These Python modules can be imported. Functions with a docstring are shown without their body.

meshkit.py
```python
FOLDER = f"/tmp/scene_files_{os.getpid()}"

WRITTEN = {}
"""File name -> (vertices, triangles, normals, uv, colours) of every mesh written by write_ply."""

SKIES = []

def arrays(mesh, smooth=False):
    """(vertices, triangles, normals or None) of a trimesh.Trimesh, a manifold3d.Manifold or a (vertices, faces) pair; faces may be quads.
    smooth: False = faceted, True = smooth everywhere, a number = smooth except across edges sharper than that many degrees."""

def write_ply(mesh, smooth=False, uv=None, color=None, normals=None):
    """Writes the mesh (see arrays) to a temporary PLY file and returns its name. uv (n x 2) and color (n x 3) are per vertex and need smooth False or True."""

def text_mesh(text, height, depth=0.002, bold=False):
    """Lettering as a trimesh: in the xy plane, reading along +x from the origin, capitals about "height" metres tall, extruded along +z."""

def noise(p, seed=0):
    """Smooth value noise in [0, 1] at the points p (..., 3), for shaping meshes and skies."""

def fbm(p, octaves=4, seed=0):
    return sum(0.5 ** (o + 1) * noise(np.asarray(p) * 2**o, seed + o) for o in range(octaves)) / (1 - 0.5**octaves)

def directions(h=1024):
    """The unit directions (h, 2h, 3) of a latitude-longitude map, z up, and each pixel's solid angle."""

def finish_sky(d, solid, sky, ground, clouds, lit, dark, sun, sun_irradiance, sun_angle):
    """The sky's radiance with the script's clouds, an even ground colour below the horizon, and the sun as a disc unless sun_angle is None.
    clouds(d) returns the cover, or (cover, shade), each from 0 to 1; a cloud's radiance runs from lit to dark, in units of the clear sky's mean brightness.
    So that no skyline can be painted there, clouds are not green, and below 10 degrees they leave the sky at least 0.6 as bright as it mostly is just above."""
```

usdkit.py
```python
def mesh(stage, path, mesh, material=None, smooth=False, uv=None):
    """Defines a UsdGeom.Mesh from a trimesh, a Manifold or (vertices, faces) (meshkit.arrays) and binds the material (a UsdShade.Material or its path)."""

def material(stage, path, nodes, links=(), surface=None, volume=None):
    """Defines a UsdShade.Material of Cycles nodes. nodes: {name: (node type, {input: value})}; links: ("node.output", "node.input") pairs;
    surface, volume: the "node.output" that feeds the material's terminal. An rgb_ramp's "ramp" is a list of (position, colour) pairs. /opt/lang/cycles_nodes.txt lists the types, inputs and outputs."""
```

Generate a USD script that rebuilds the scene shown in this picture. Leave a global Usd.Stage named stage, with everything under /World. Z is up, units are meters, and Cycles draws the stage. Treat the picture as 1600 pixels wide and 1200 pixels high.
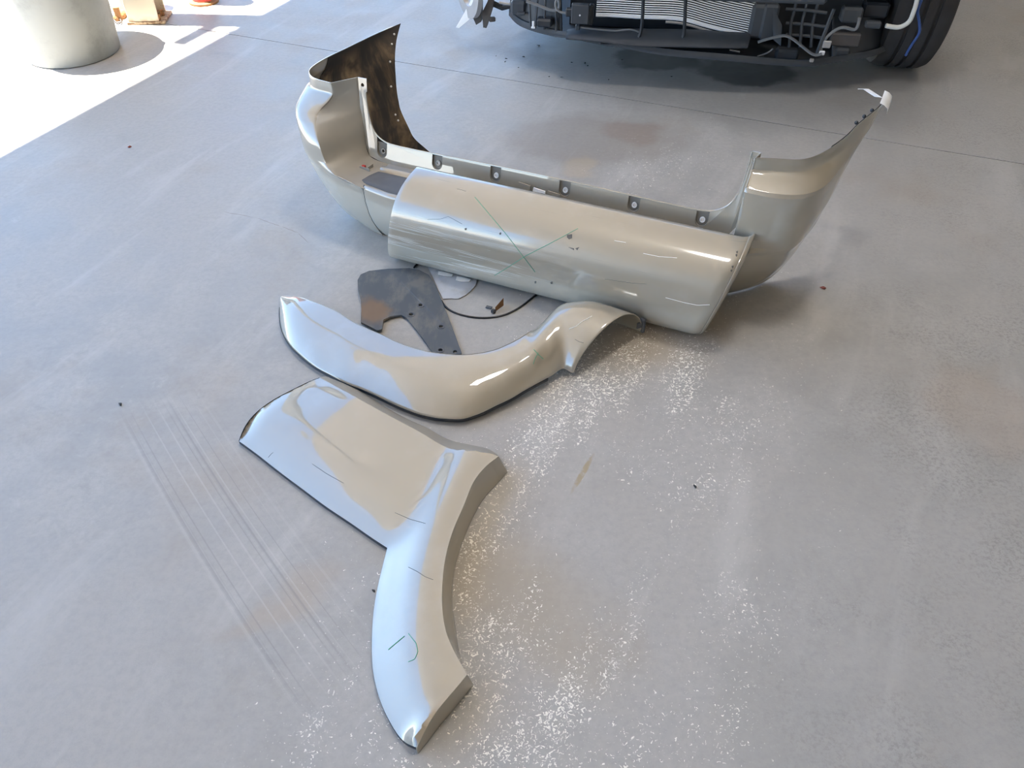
import math, random
import numpy as np, trimesh, shapely, usdkit, meshkit
from shapely.geometry import Polygon, Point, LineString
from scipy.interpolate import RegularGridInterpolator, PchipInterpolator, CubicSpline, LinearNDInterpolator
from scipy.spatial import Delaunay, cKDTree
from scipy.ndimage import gaussian_filter
from pxr import Usd, UsdGeom, UsdLux, UsdShade, Gf, Sdf, Vt

stage = Usd.Stage.CreateInMemory()
UsdGeom.SetStageUpAxis(stage, 'Z'); UsdGeom.SetStageMetersPerUnit(stage, 1.0)
UsdGeom.Xform.Define(stage, '/World')
rng = np.random.default_rng(7)

# ------------------------------------------------------------ camera, sky, sun, exposure
FPX, PITCH, EYE = 1250.0, math.radians(44), 1.6
cam = UsdGeom.Camera.Define(stage, '/World/Camera')
cam.CreateHorizontalApertureAttr(36.0); cam.CreateFocalLengthAttr(36.0 * FPX / 1600)
cam.CreateExposureAttr(0.55)
_e = Gf.Vec3d(0, 0, EYE)
cam.AddTransformOp().Set(Gf.Matrix4d().SetLookAt(_e, _e + Gf.Vec3d(0, math.cos(PITCH), -math.sin(PITCH)), Gf.Vec3d(0, 0, 1)).GetInverse())
SUN_EL, SUN_TO = math.radians(77), np.array([0.9987, -0.05])      # elevation; the way shadows fall on the ground
SKY_STRENGTH, SUN_STRENGTH = 0.22, 6.5

sky = UsdLux.DomeLight.Define(stage, '/World/sky')
_m = usdkit.material(stage, '/World/Looks/sky', {
    's': ('sky_texture', {'sky_type': 'multiple_scattering', 'sun_disc': False, 'sun_elevation': SUN_EL, 'sun_rotation': math.radians(270), 'aerosol_density': 1.5}),
    'h': ('hsv', {'saturation': 0.98}), 'b': ('background_shader', {'strength': SKY_STRENGTH})}, [('s.color', 'h.color'), ('h.color', 'b.color')], surface='b.background')
UsdShade.MaterialBindingAPI.Apply(sky.GetPrim()).Bind(_m)
sun = UsdLux.DistantLight.Define(stage, '/World/sun')
sun.CreateIntensityAttr(SUN_STRENGTH); sun.CreateAngleAttr(0.53); sun.CreateNormalizeAttr(True); sun.CreateColorAttr(Gf.Vec3f(1.0, 0.92, 0.80))
_d = Gf.Vec3d(SUN_TO[0] * math.cos(SUN_EL), SUN_TO[1] * math.cos(SUN_EL), -math.sin(SUN_EL))
sun.AddTransformOp().Set(Gf.Matrix4d().SetLookAt(Gf.Vec3d(0, 0, 0), _d, Gf.Vec3d(0, 1, 0)).GetInverse())
ADDED_LIGHT = dict(center=(0.62, 2.35, 4.35), size=(0.62, 0.62), power=30.0)  # unseen overhead source, added for the white square highlights; stands for a translucent roof panel
added_light = UsdLux.RectLight.Define(stage, '/World/added_roof_panel_light')
added_light.CreateWidthAttr(ADDED_LIGHT['size'][0]); added_light.CreateHeightAttr(ADDED_LIGHT['size'][1]); added_light.CreateIntensityAttr(ADDED_LIGHT['power']); added_light.CreateColorAttr(Gf.Vec3f(1, 0.98, 0.95))
added_light.AddTranslateOp().Set(Gf.Vec3d(*ADDED_LIGHT['center'])); added_light.AddRotateZOp().Set(-22.0)

# ------------------------------------------------------------ measuring: a photograph's pixel to a point at a known height / on a known upright plane
_F = np.array([0, math.cos(PITCH), -math.sin(PITCH)]); _U = np.array([0, math.sin(PITCH), math.cos(PITCH)]); _R = np.array([1.0, 0, 0])
def ray(px, py): return _F + _R * (px - 800) / FPX - _U * (py - 600) / FPX
def at(px, py, z=0.0):
    d = ray(px, py); return np.array([0, 0, EYE]) + d * (z - EYE) / d[2]
def on_plane(px, py, p0, n):
    d = ray(px, py); o = np.array([0, 0, EYE]); return o + d * (np.dot(np.subtract(p0, o), n) / np.dot(d, n))
def to_px(p):
    d = np.asarray(p, float) - [0, 0, EYE]; c = d @ _F
    return np.stack([800 + FPX * (d @ _R) / c, 600 - FPX * (d @ _U) / c], -1)
def pts(*a): return np.array([at(*p) for p in a])

# ------------------------------------------------------------ mesh helpers
def cat(*ms):
    ms = [m for k in ms for m in (k if isinstance(k, (list, tuple)) else [k])]
    return trimesh.util.concatenate(ms)
def spline(p, n, closed=False):
    p = np.asarray(p, float)
    d = np.r_[0, np.cumsum(np.linalg.norm(np.diff(p, axis=0), axis=1) + 1e-9)]
    return PchipInterpolator(d, p)(np.linspace(0, d[-1], n))
def cspline(p, n):
    p = np.asarray(p, float)
    d = np.r_[0, np.cumsum(np.linalg.norm(np.diff(p, axis=0), axis=1) ** 0.5 + 1e-9)]
    f = CubicSpline(d, p, bc_type='natural'); t = np.linspace(0, d[-1], 400); q = f(t)
    s = np.r_[0, np.cumsum(np.linalg.norm(np.diff(q, axis=0), axis=1))]
    return np.stack([np.interp(np.linspace(0, s[-1], n), s, q[:, k]) for k in range(q.shape[1])], 1)
def grid_normals(G):
    a, b = np.gradient(G, axis=0), np.gradient(G, axis=1)
    n = np.cross(a, b); return n / np.maximum(np.linalg.norm(n, axis=-1, keepdims=True), 1e-12)
def sheet(G, th=0.003, flip=False, shift=0.0):
    """A thick skin through the grid of points G: the given face, its back th behind it, and the rim."""
    N = grid_normals(G) * (-1 if flip else 1)
    A = G - N * shift; B = G - N * (shift + th)
    m, n = G.shape[:2]; I = np.arange(m * n).reshape(m, n); K = m * n
    q = np.stack([I[:-1, :-1], I[1:, :-1], I[1:, 1:], I[:-1, 1:]], -1).reshape(-1, 4)
    rim = np.concatenate([I[0, :-1], I[:-1, -1], I[-1, :0:-1], I[:0:-1, 0]])
    nx = np.roll(rim, -1)
    front = q; back = q[:, ::-1] + K; side = np.stack([nx, rim, rim + K, nx + K], 1)
    f = np.vstack([front, back, side[:, ::-1]])
    if flip: f = f[:, ::-1]
    v = np.vstack([A.reshape(-1, 3), B.reshape(-1, 3)])
    f = np.vstack([f[:, [0, 1, 2]], f[:, [0, 2, 3]]])
    uv = np.stack(np.meshgrid(np.linspace(0, 1, m), np.linspace(0, 1, n), indexing='ij'), -1).reshape(-1, 2)
    t = trimesh.Trimesh(v, f, process=False); t.metadata['uv'] = np.vstack([uv, uv]); return t
def ruled(A, B, k=6, bulge=0.0):
    A, B = np.asarray(A, float), np.asarray(B, float); t = np.linspace(0, 1, k)[None, :, None]
    return A[:, None] * (1 - t) + B[:, None] * t
def tube(p, r, n=8, caps=True):
    p = np.asarray(p, float); r = np.full(len(p), r) if np.ndim(r) == 0 else np.asarray(r)
    T = np.gradient(p, axis=0); T /= np.maximum(np.linalg.norm(T, axis=1, keepdims=True), 1e-12)
    a = np.cross(T[0], [0, 0, 1.0]); a = a if np.linalg.norm(a) > 1e-3 else np.array([1.0, 0, 0]); V = []
    ang = np.arange(n) * 2 * np.pi / n
    for i in range(len(p)):
        a = a - T[i] * (a @ T[i]); a /= np.linalg.norm(a); b = np.cross(T[i], a)
        V.append(p[i] + r[i] * (np.cos(ang)[:, None] * a + np.sin(ang)[:, None] * b))
    V = np.vstack(V + [p[0:1], p[-1:]]); f = []
    for i in range(len(p) - 1):
        for j in range(n):
            k = (j + 1) % n; f += [[i*n+j, i*n+k, (i+1)*n+k], [i*n+j, (i+1)*n+k, (i+1)*n+j]]
    e = len(p) * n
    for j in range(n):
        k = (j + 1) % n; f += [[e, k, j], [e + 1, (len(p)-1)*n+j, (len(p)-1)*n+k]]
    return trimesh.Trimesh(V, f, process=False)
def rbox(size, center=(0, 0, 0), rz=0.0, bev=0.003, R=None):
    s = np.asarray(size, float) / 2; b = min(bev, s.min() * 0.45); c = []
    for sx in (-1, 1):
        for sy in (-1, 1):
            for sz in (-1, 1):
                q = np.array([sx, sy, sz])
                for k in range(3):
                    o = s - b; o[k] = s[k]; c.append(q * o)
    h = trimesh.convex.convex_hull(np.array(c)); M = np.eye(4)
    if R is not None: M[:3, :3] = R
    else: M[:2, :2] = [[math.cos(rz), -math.sin(rz)], [math.sin(rz), math.cos(rz)]]
    M[:3, 3] = center; h.apply_transform(M); return h
def cyl(p0, p1, r, n=20, r1=None):
    return tube(np.array([p0, p1], float), [r, r if r1 is None else r1], n)
def lathe(prof, center, n=40, axis='z'):
    prof = np.asarray(prof, float); a = np.arange(n) * 2 * np.pi / n
    V = np.stack([np.outer(prof[:, 0], np.cos(a)), np.outer(prof[:, 0], np.sin(a)), np.repeat(prof[:, 1:2], n, 1)], -1)
    m = len(prof); I = np.arange(m * n).reshape(m, n); J = np.roll(I, -1, 1)
    q = np.stack([I[:-1], J[:-1], J[1:], I[1:]], -1).reshape(-1, 4)
    t = trimesh.Trimesh(V.reshape(-1, 3), np.vstack([q[:, [0, 1, 2]], q[:, [0, 2, 3]]]), process=False)
    if axis == 'x': t.apply_transform(trimesh.transformations.rotation_matrix(np.pi/2, [0, 1, 0]))
    if axis == 'y': t.apply_transform(trimesh.transformations.rotation_matrix(-np.pi/2, [1, 0, 0]))
    t.apply_translation(center); return t
def extrude(poly, th, place):
    """A shapely polygon as a slab th thick; place maps (n,3) local points to the world."""
    ms = [trimesh.creation.extrude_polygon(g, th, engine='earcut') for g in getattr(poly, 'geoms', [poly])]
    m = cat(ms); m.vertices = place(np.array(m.vertices)); return m

# ------------------------------------------------------------ materials: a tiny graph writer
class Graph:
    def __init__(s, name): s.name, s.n, s.l = name, {}, []
    def __call__(s, kind, out, **inp):
        nm = f'n{len(s.n)}'; vals = {}
        for k, v in inp.items():
            if isinstance(v, str) and '.' in v and v.split('.')[0] in s.n: s.l.append((v, f'{nm}.{k}'))
            else: vals[k] = v
        s.n[nm] = (kind, vals); return f'{nm}.{out}'
    def math(s, op, a, b=0.0, c=0.0, clamp=False): return s('math', 'value', math_type=op, value1=a, value2=b, value3=c, use_clamp=clamp)
    def mix(s, f, a, b, t='mix'): return s('mix', 'color', mix_type=t, fac=f, color1=a, color2=b)
    def ss(s, x, lo, hi, a=0.0, b=1.0): return s('map_range', 'result', range_type='smoothstep', value=x, from_min=lo, from_max=hi, to_min=a, to_max=b, clamp=True)
    def noise(s, vec, scale, detail=3.0, rough=0.5, dist=0.0): return s('noise_texture', 'fac', vector=vec, scale=scale, detail=detail, roughness=rough, distortion=dist)
    def mapv(s, vec, scale=(1, 1, 1), rot=(0, 0, 0), loc=(0, 0, 0)): return s('mapping', 'vector', vector=vec, scale=scale, rotation=rot, location=loc)
    def pos(s): return s('geometry', 'position')
    def bump(s, h, strength=0.3, distance=0.01): return s('bump', 'normal', height=h, strength=strength, distance=distance)
    def dist2(s, pos, c, scale=(1, 1, 0), ang=0.0):
        a = s('vector_math', 'vector', math_type='subtract', vector1=pos, vector2=(c[0], c[1], 0.0))
        if ang: a = s('vector_rotate', 'vector', rotate_type='z_axis', vector=a, angle=-ang)
        a = s('vector_math', 'vector', math_type='multiply', vector1=a, vector2=scale)
        return s('vector_math', 'value', math_type='length', vector1=a)
    def done(s, **p):
        o = s('principled_bsdf', 'BSDF', **p)
        return usdkit.material(stage, '/World/Looks/' + s.name, s.n, s.l, surface=o)
def plain(name, color, rough=0.5, metallic=0.0, vary=0.12, scale=14.0, bump=0.0, **kw):
    g = Graph(name); v = g.noise(g.pos(), scale, 4.0, 0.6)
    c = g.mix(v, tuple(x * (1 - vary) for x in color), tuple(min(1, x * (1 + vary)) for x in color))
    if bump: kw['normal'] = g.bump(g.noise(g.pos(), scale * 8, 3.0), bump, 0.004)
    return g.done(base_color=c, roughness=rough, metallic=metallic, **kw)

CH = (0.345, 0.307, 0.243)       # champagne metallic
def paint(name, color=CH, scuffs=None):
    g = Graph(name); p = g.pos()
    flake = g.noise(p, 900.0, 1.0); dust = g.ss(g.noise(p, 7.0, 5.0, 0.65), 0.48, 0.8, 0.0, 0.25)
    c = g.mix(flake, tuple(x * 0.92 for x in color), tuple(x * 1.08 for x in color))
    c = g.mix(dust, c, (0.46, 0.44, 0.41)); coat = 1.0
    coatr = g.ss(g.noise(p, 5.0, 4.0), 0.4, 0.8, 0.02, 0.06)
    if scuffs:
        uv = g('texture_coordinate', 'UV')
        a = g.noise(g.mapv(uv, (2.2, 22, 1)), 1.0, 8.0, 0.68, 1.4)
        lo = g('separate_xyz', 'x', vector=uv); hi = g('separate_xyz', 'y', vector=uv)
        m = g.math('multiply', g.ss(a, 0.53, 0.60), g.math('multiply', g.ss(lo, 0.62, 0.25), g.math('multiply', g.ss(hi, 0.12, 0.30), g.ss(hi, 0.62, 0.42))))
        c = g.mix(g.math('multiply', m, 0.75), c, (0.62, 0.61, 0.57))
        b = g.ss(g.noise(g.mapv(uv, (3.2, 70, 1), loc=(3.3, 1.7, 0)), 1.0, 4.0, 0.6), 0.66, 0.70)
        c = g.mix(g.math('multiply', b, 0.55), c, (0.20, 0.20, 0.19))
        coat = g.math('multiply_add', m, -0.7, 1.0)
    return g.done(base_color=c, metallic=0.35, roughness=0.5, coat_weight=coat, coat_roughness=0.11 if scuffs else coatr, coat_ior=2.0)
M = {}
M['paint'] = paint('champagne_paint'); M['scuffed'] = paint('champagne_paint_scuffed', scuffs=True)
M['raw_plastic'] = plain('grey_plastic', (0.10, 0.105, 0.115), 0.55, scale=30, bump=0.05)
M['paint_matte'] = plain('champagne_matte', (0.36, 0.335, 0.29), 0.5, 0.2, 0.08)
M['pocket_shade'] = plain('pocket_shaded_champagne', (0.20, 0.185, 0.16), 0.6, 0.0, 0.1)  # champagne darkened: the shade inside the recess is put into the colour
M['black_plastic'] = plain('black_plastic', (0.022, 0.025, 0.030), 0.45, vary=0.3)
M['dusty_black'] = plain('dusty_black_plastic', (0.050, 0.055, 0.062), 0.6, vary=0.35, scale=9)
M['rubber'] = plain('tyre_rubber', (0.030, 0.026, 0.024), 0.8, vary=0.35, scale=20, bump=0.2)
M['steel'] = plain('bare_steel', (0.50, 0.50, 0.50), 0.35, 0.9, 0.15)
M['dark_steel'] = plain('dark_steel', (0.10, 0.09, 0.085), 0.6, 0.4, 0.35, 18)
M['aluminium'] = plain('aluminium_tubes', (0.85, 0.85, 0.85), 0.4, 0.3, 0.08)
M['fin_dark'] = plain('cooling_fins', (0.055, 0.050, 0.048), 0.7, 0.3, 0.3, 60)
M['white_hose'] = plain('white_hose', (0.62, 0.60, 0.54), 0.45, vary=0.06)
M['grey_wire'] = plain('grey_wire', (0.16, 0.16, 0.16), 0.5)
M['blue_wire'] = plain('blue_wire', (0.03, 0.07, 0.22), 0.45)
M['cable'] = plain('black_cable', (0.012, 0.012, 0.013), 0.4)
M['white'] = plain('white_label', (0.78, 0.76, 0.72), 0.6, vary=0.05, scale=90)
M['tape'] = plain('white_tape', (0.70, 0.72, 0.74), 0.5, vary=0.06)
M['clip_and_hole_white'] = plain('white_clip_and_hole', (0.8, 0.8, 0.8), 0.5, vary=0.03)
M['rust'] = plain('rust', (0.30, 0.15, 0.06), 0.85, 0.1, 0.4, 60, bump=0.3)
M['red_plastic'] = plain('red_plastic', (0.50, 0.04, 0.03), 0.4, vary=0.1)
M['leaf_red'] = plain('dry_red', (0.22, 0.05, 0.035), 0.7, vary=0.2)
M['debris'] = plain('dark_debris', (0.04, 0.038, 0.036), 0.8, vary=0.4)
M['pen_green'] = plain('green_pen', (0.10, 0.30, 0.19), 0.6, vary=0.05)
M['pen_dark'] = plain('dark_scratch', (0.10, 0.095, 0.085), 0.6, vary=0.05)
M['roof'] = plain('roof_sheet', (0.48, 0.415, 0.335), 0.6, vary=0.06, scale=2)
M['wall'] = plain('wall_render', (0.56, 0.51, 0.45), 0.8, vary=0.08, scale=2)
M['cream_post'] = None
def spotted(name, base, spot, scale, lo, hi, rough=0.6, zlow=None, metallic=0.0):
    g = Graph(name); p = g.pos(); m = g.ss(g.noise(p, scale, 6.0, 0.65), lo, hi)
    if zlow: m = g.math('maximum', m, g.math('multiply', g.ss(g('separate_xyz', 'z', vector=p), zlow, 0.0), g.ss(g.noise(p, scale * 2, 4.0), 0.3, 0.6)))
    return g.done(base_color=g.mix(m, base, spot), roughness=rough, metallic=metallic)
M['cream_post'] = spotted('cream_post_paint', (0.72, 0.64, 0.50), (0.33, 0.15, 0.06), 9, 0.60, 0.72, 0.5, 0.05)
M['plate_rust'] = spotted('flaking_rust', (0.45, 0.34, 0.22), (0.22, 0.13, 0.07), 30, 0.45, 0.6, 0.8)
M['red_post'] = spotted('red_post_paint', (0.62, 0.045, 0.045), (0.42, 0.20, 0.07), 12, 0.66, 0.72, 0.5, 0.03)
M['bin'] = spotted('grey_bin_plastic', (0.29, 0.295, 0.275), (0.17, 0.175, 0.165), 3.5, 0.46, 0.75, 0.55)
def flap_material():
    g = Graph('mud_flap_rubber'); p = g.pos(); q = at(580, 492)
    c = g.mix(g.ss(g.noise(g.mapv(p, (22, 9, 9)), 1.0, 6.0, 0.65), 0.42, 0.72), (0.080, 0.094, 0.110), (0.165, 0.16, 0.15))
    pw = g('vector_math', 'vector', math_type='add', vector1=p, vector2=g('vector_math', 'vector', math_type='scale', vector1=g('noise_texture', 'color', vector=p, scale=20.0, detail=5.0), scale=0.10))
    d = g.dist2(pw, q + [.05, .05, 0], (1.0, 1.15, 0)); e = g.dist2(pw, at(668, 440) + [.03, .03, 0], (2.2, 1, 0))
    c = g.mix(g.ss(d, .10, .03, 0, .85), c, (0.20, 0.125, 0.07)); c = g.mix(g.ss(e, .09, .03, 0, .45), c, (0.22, 0.20, 0.17))
    return g.done(base_color=c, roughness=0.55)
M['flap'] = flap_material()
M['flap_mud'] = spotted('dried_mud', (0.17, 0.11, 0.065), (0.10, 0.085, 0.07), 22, 0.4, 0.7, 0.75)
M['film'] = spotted('grey_film', (0.46, 0.47, 0.49), (0.38, 0.38, 0.38), 18, 0.45, 0.7, 0.35)
def dirty():
    g = Graph('muddy_inner_skin'); p = g.pos()
    st = g.noise(g.mapv(p, (9, 9, 2.2)), 1.0, 6.0, 0.6, 0.5); b = g.noise(p, 5.5, 4.0, 0.6)
    m = g.math('multiply', g.ss(st, 0.36, 0.62), g.ss(b, 0.36, 0.52))
    z = g('separate_xyz', 'z', vector=p)
    m = g.math('multiply', m, g.ss(z, 0.50, 0.42))
    return g.done(base_color=g.mix(m, (0.035, 0.030, 0.027), (0.30, 0.205, 0.115)), roughness=0.7)
M['dirty'] = dirty()

# ------------------------------------------------------------ scene tree helpers
used = {}
def numbered(parent, name):
    k = used.get((parent, name), 0); used[(parent, name)] = k + 1
    return name if k == 0 else f'{name}_{k:03d}'
BASE = {}
def tag(prim, label=None, cat=None, group=None, kind=None):
    for k, v in (('label', label), ('category', cat), ('group', group), ('kind', kind)):
        if v: prim.SetCustomDataByKey(k, v)
def thing(name, base, label, category, group=None, kind=None):
    path = '/World/' + numbered('/World', name); x = UsdGeom.Xform.Define(stage, path)
    x.AddTranslateOp().Set(Gf.Vec3d(*map(float, base))); BASE[path] = np.asarray(base, float)
    tag(x.GetPrim(), label, category, group, kind); return path
def obj(name, mesh, mat, parent='/World', label=None, category=None, group=None, kind=None, smooth=35):
    path = parent + '/' + numbered(parent, name); off = np.zeros(3); q = parent
    while q != '/World':
        if q in BASE: off = BASE[q]; break
        q = q.rsplit('/', 1)[0]
    m = mesh.copy(); uv = m.metadata.get('uv'); m.vertices = np.array(m.vertices) - off
    if uv is not None and len(uv) == len(m.vertices): usdkit.mesh(stage, path, m, mat, smooth=True, uv=uv)
    else: usdkit.mesh(stage, path, m, mat, smooth=smooth)
    tag(stage.GetPrimAtPath(path), label, category, group, kind); return path

# ------------------------------------------------------------ the setting: floor slabs, roof, wall
JA, JB = at(430, 65)[:2], at(980, 155)[:2]; JD = (JB - JA) / np.linalg.norm(JB - JA); JN = np.array([-JD[1], JD[0]])
SA, SB = at(0, 243)[:2], at(450, 0)[:2]; SD = (SB - SA) / np.linalg.norm(SB - SA); SN = np.array([-SD[1], SD[0]])   # SN points out of the building
EANG = math.atan2(SD[1], SD[0])
def floor_material():
    g = Graph('concrete_floor'); p = g.pos()
    big = g.noise(p, 0.9, 6.0, 0.6); mid = g.noise(p, 5.0, 6.0, 0.62); fine = g.noise(p, 55.0, 5.0, 0.7)
    rub = g.noise(g.mapv(g('vector_rotate', 'vector', rotate_type='z_axis', vector=p, angle=-EANG), (1.2, 6.0, 1)), 1.0, 6.0, 0.62, 0.4)
    c = g.mix(g.ss(mid, 0.36, 0.64), (0.345, 0.338, 0.322), (0.425, 0.412, 0.392))
    mott = g.noise(p, 19.0, 6.0, 0.7, 0.5)
    c = g.mix(g.ss(mott, 0.50, 0.30, 0.0, 0.5), c, (0.31, 0.302, 0.29))
    c = g.mix(g.ss(mott, 0.56, 0.74, 0.0, 0.55), c, (0.50, 0.487, 0.465))
    c = g.mix(g.ss(big, 0.35, 0.65), c, (0.405, 0.387, 0.362))
    c = g.mix(g.math('multiply', g.ss(fine, 0.35, 0.72), 0.42), c, (0.30, 0.295, 0.285))
    c = g.mix(g.math('multiply', g.ss(rub, 0.52, 0.70), 0.45), c, (0.50, 0.485, 0.465))
    # brown smears, dark oil spots and a painted car shadow
    br = g.ss(g.noise(g.mapv(p, (1, 1, 1), loc=(4.3, 1.9, 0)), 1.6, 5.0, 0.6), 0.54, 0.72)
    c = g.mix(g.math('multiply', br, 0.42), c, (0.34, 0.285, 0.225))
    ragged_pos = g('vector_math', 'vector', math_type='add', vector1=p, vector2=g('vector_math', 'vector', math_type='scale', vector1=g('noise_texture', 'color', vector=p, scale=6.0, detail=4.0), scale=0.22))
    ragged_pos = g('vector_math', 'vector', math_type='subtract', vector1=ragged_pos, vector2=(0.11, 0.11, 0.11))
    def stain_or_shade(c0, px, py, r, col, amt, sc=(1, 1, 0), ang=0.0, soft=0.45):
        q = at(px, py); d = g.dist2(ragged_pos, q, sc, ang)
        return g.mix(g.ss(d, r, r * (1 - soft), 0.0, amt), c0, col)
    c = stain_or_shade(c, 925, 215, 0.34, (0.21, 0.175, 0.145), 0.42, (0.7, 1.2, 0))
    c = stain_or_shade(c, 990, 205, 0.14, (0.24, 0.165, 0.125), 0.4)
    c = stain_or_shade(c, 900, 255, 0.10, (0.55, 0.42, 0.25), 0.28)
    c = stain_or_shade(c, 1110, 120, 0.80, (0.12, 0.115, 0.11), 0.42, (0.62, 1.25, 0), math.atan2(JD[1], JD[0]), 0.5)  # soft shadow in front of the car, painted into the slab colour
    c = stain_or_shade(c, 1030, 92, 0.20, (0.075, 0.072, 0.072), 0.8, (0.8, 1.2, 0), 0, 0.3)
    c = stain_or_shade(c, 1165, 112, 0.24, (0.055, 0.053, 0.055), 0.85, (0.8, 1.2, 0), 0, 0.3)
    c = stain_or_shade(c, 760, 900, 0.30, (0.36, 0.29, 0.19), 0.45, (1.6, 0.6, 0), 0.9, 0.8)
    c = stain_or_shade(c, 1010, 530, 0.28, (0.38, 0.30, 0.20), 0.5, (0.7, 1.3, 0), 0.2, 0.8)
    c = stain_or_shade(c, 1560, 650, 0.22, (0.40, 0.315, 0.25), 0.4)
    c = stain_or_shade(c, 445, 950, 0.16, (0.40, 0.33, 0.26), 0.5, (2.0, 0.7, 0), 2.2, 0.8)
    # darker grey rubber wear on the bay's right half, with a ragged edge along the slab direction
    e0 = at(1260, 560); dn = g('vector_math', 'value', math_type='dot_product', vector1=g('vector_math', 'vector', math_type='subtract', vector1=ragged_pos, vector2=(e0[0], e0[1], 0)), vector2=(-SN[0], -SN[1], 0))
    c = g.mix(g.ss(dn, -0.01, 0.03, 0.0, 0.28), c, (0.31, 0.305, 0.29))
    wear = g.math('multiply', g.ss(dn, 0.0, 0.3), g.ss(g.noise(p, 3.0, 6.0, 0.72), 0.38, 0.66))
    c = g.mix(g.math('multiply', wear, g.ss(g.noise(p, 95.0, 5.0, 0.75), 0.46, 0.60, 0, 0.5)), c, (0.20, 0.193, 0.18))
    # white flecks of paint, thick in drifts
    drift = g.noise(g.mapv(g('vector_rotate', 'vector', rotate_type='z_axis', vector=p, angle=-EANG), (1.8, 4.6, 1), loc=(0.4, 2.2, 0)), 1.0, 4.0, 0.62)
    ca = at(930, 800); near = g.ss(g.dist2(ragged_pos, ca, (0.62, 1.55, 0), EANG), 1.05, 0.25)
    cb = at(560, 1110); near2 = g.ss(g.dist2(ragged_pos, cb, (0.8, 2.4, 0), EANG), 0.5, 0.1, 0, 0.85)
    cc = at(1040, 255); near3 = g.ss(g.dist2(ragged_pos, cc, (0.7, 1.5, 0), 0.9), 0.5, 0.1, 0, 0.5)
    near = g.math('maximum', near, g.math('maximum', near2, near3))
    dens = g.math('multiply', near, g.ss(drift, 0.36, 0.68))
    thr = g.math('multiply_add', dens, -0.185, 0.715)
    sp = g.noise(p, 135.0, 2.5, 0.6, 1.2)
    fleck = g.ss(g.math('subtract', sp, thr), 0.0, 0.02)
    fleck = g.math('multiply', fleck, g.ss(near, 0.0, 0.1))
    c = g.mix(g.math('multiply', fleck, 0.92), c, (0.86, 0.83, 0.76))
    # tyre scrub: fine arcs
    c0, c1, c2 = at(185, 640)[:2], at(345, 920)[:2], at(470, 1110)[:2]
    A2 = 2 * np.array([c1 - c0, c2 - c0]); ctr = np.linalg.solve(A2, [c1 @ c1 - c0 @ c0, c2 @ c2 - c0 @ c0]); rad = float(np.linalg.norm(c1 - ctr))
    sgn = 1.0 if np.linalg.norm(at(460, 900)[:2] - ctr) > rad else -1.0
    rr = g.math('multiply', g.math('subtract', g.dist2(p, ctr), rad), sgn)
    lines = g('noise_texture', 'fac', dimensions='1D', w=rr, scale=62.0, detail=2.0, roughness=0.6)
    band = g.math('multiply', g.ss(rr, -0.03, 0.01), g.ss(rr, 0.235, 0.17)); cm = at(330, 840)
    along = g.ss(g.dist2(p, cm, (1, 1, 0)), 0.62, 0.34)
    band = g.math('multiply', band, along)
    c = g.mix(g.math('multiply', g.math('multiply', band, g.ss(lines, 0.56, 0.68)), 0.40), c, (0.22, 0.215, 0.21))
    c = g.mix(g.math('multiply', g.math('multiply', band, g.ss(lines, 0.44, 0.34)), 0.30), c, (0.54, 0.52, 0.50))
    # a tan smear
    s0, s1 = at(888, 778)[:2], at(932, 702)[:2]; sm = (s0 + s1) / 2; sd = s1 - s0
    d = g.dist2(p, sm, (1, 9, 0), math.atan2(sd[1], sd[0]))
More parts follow.
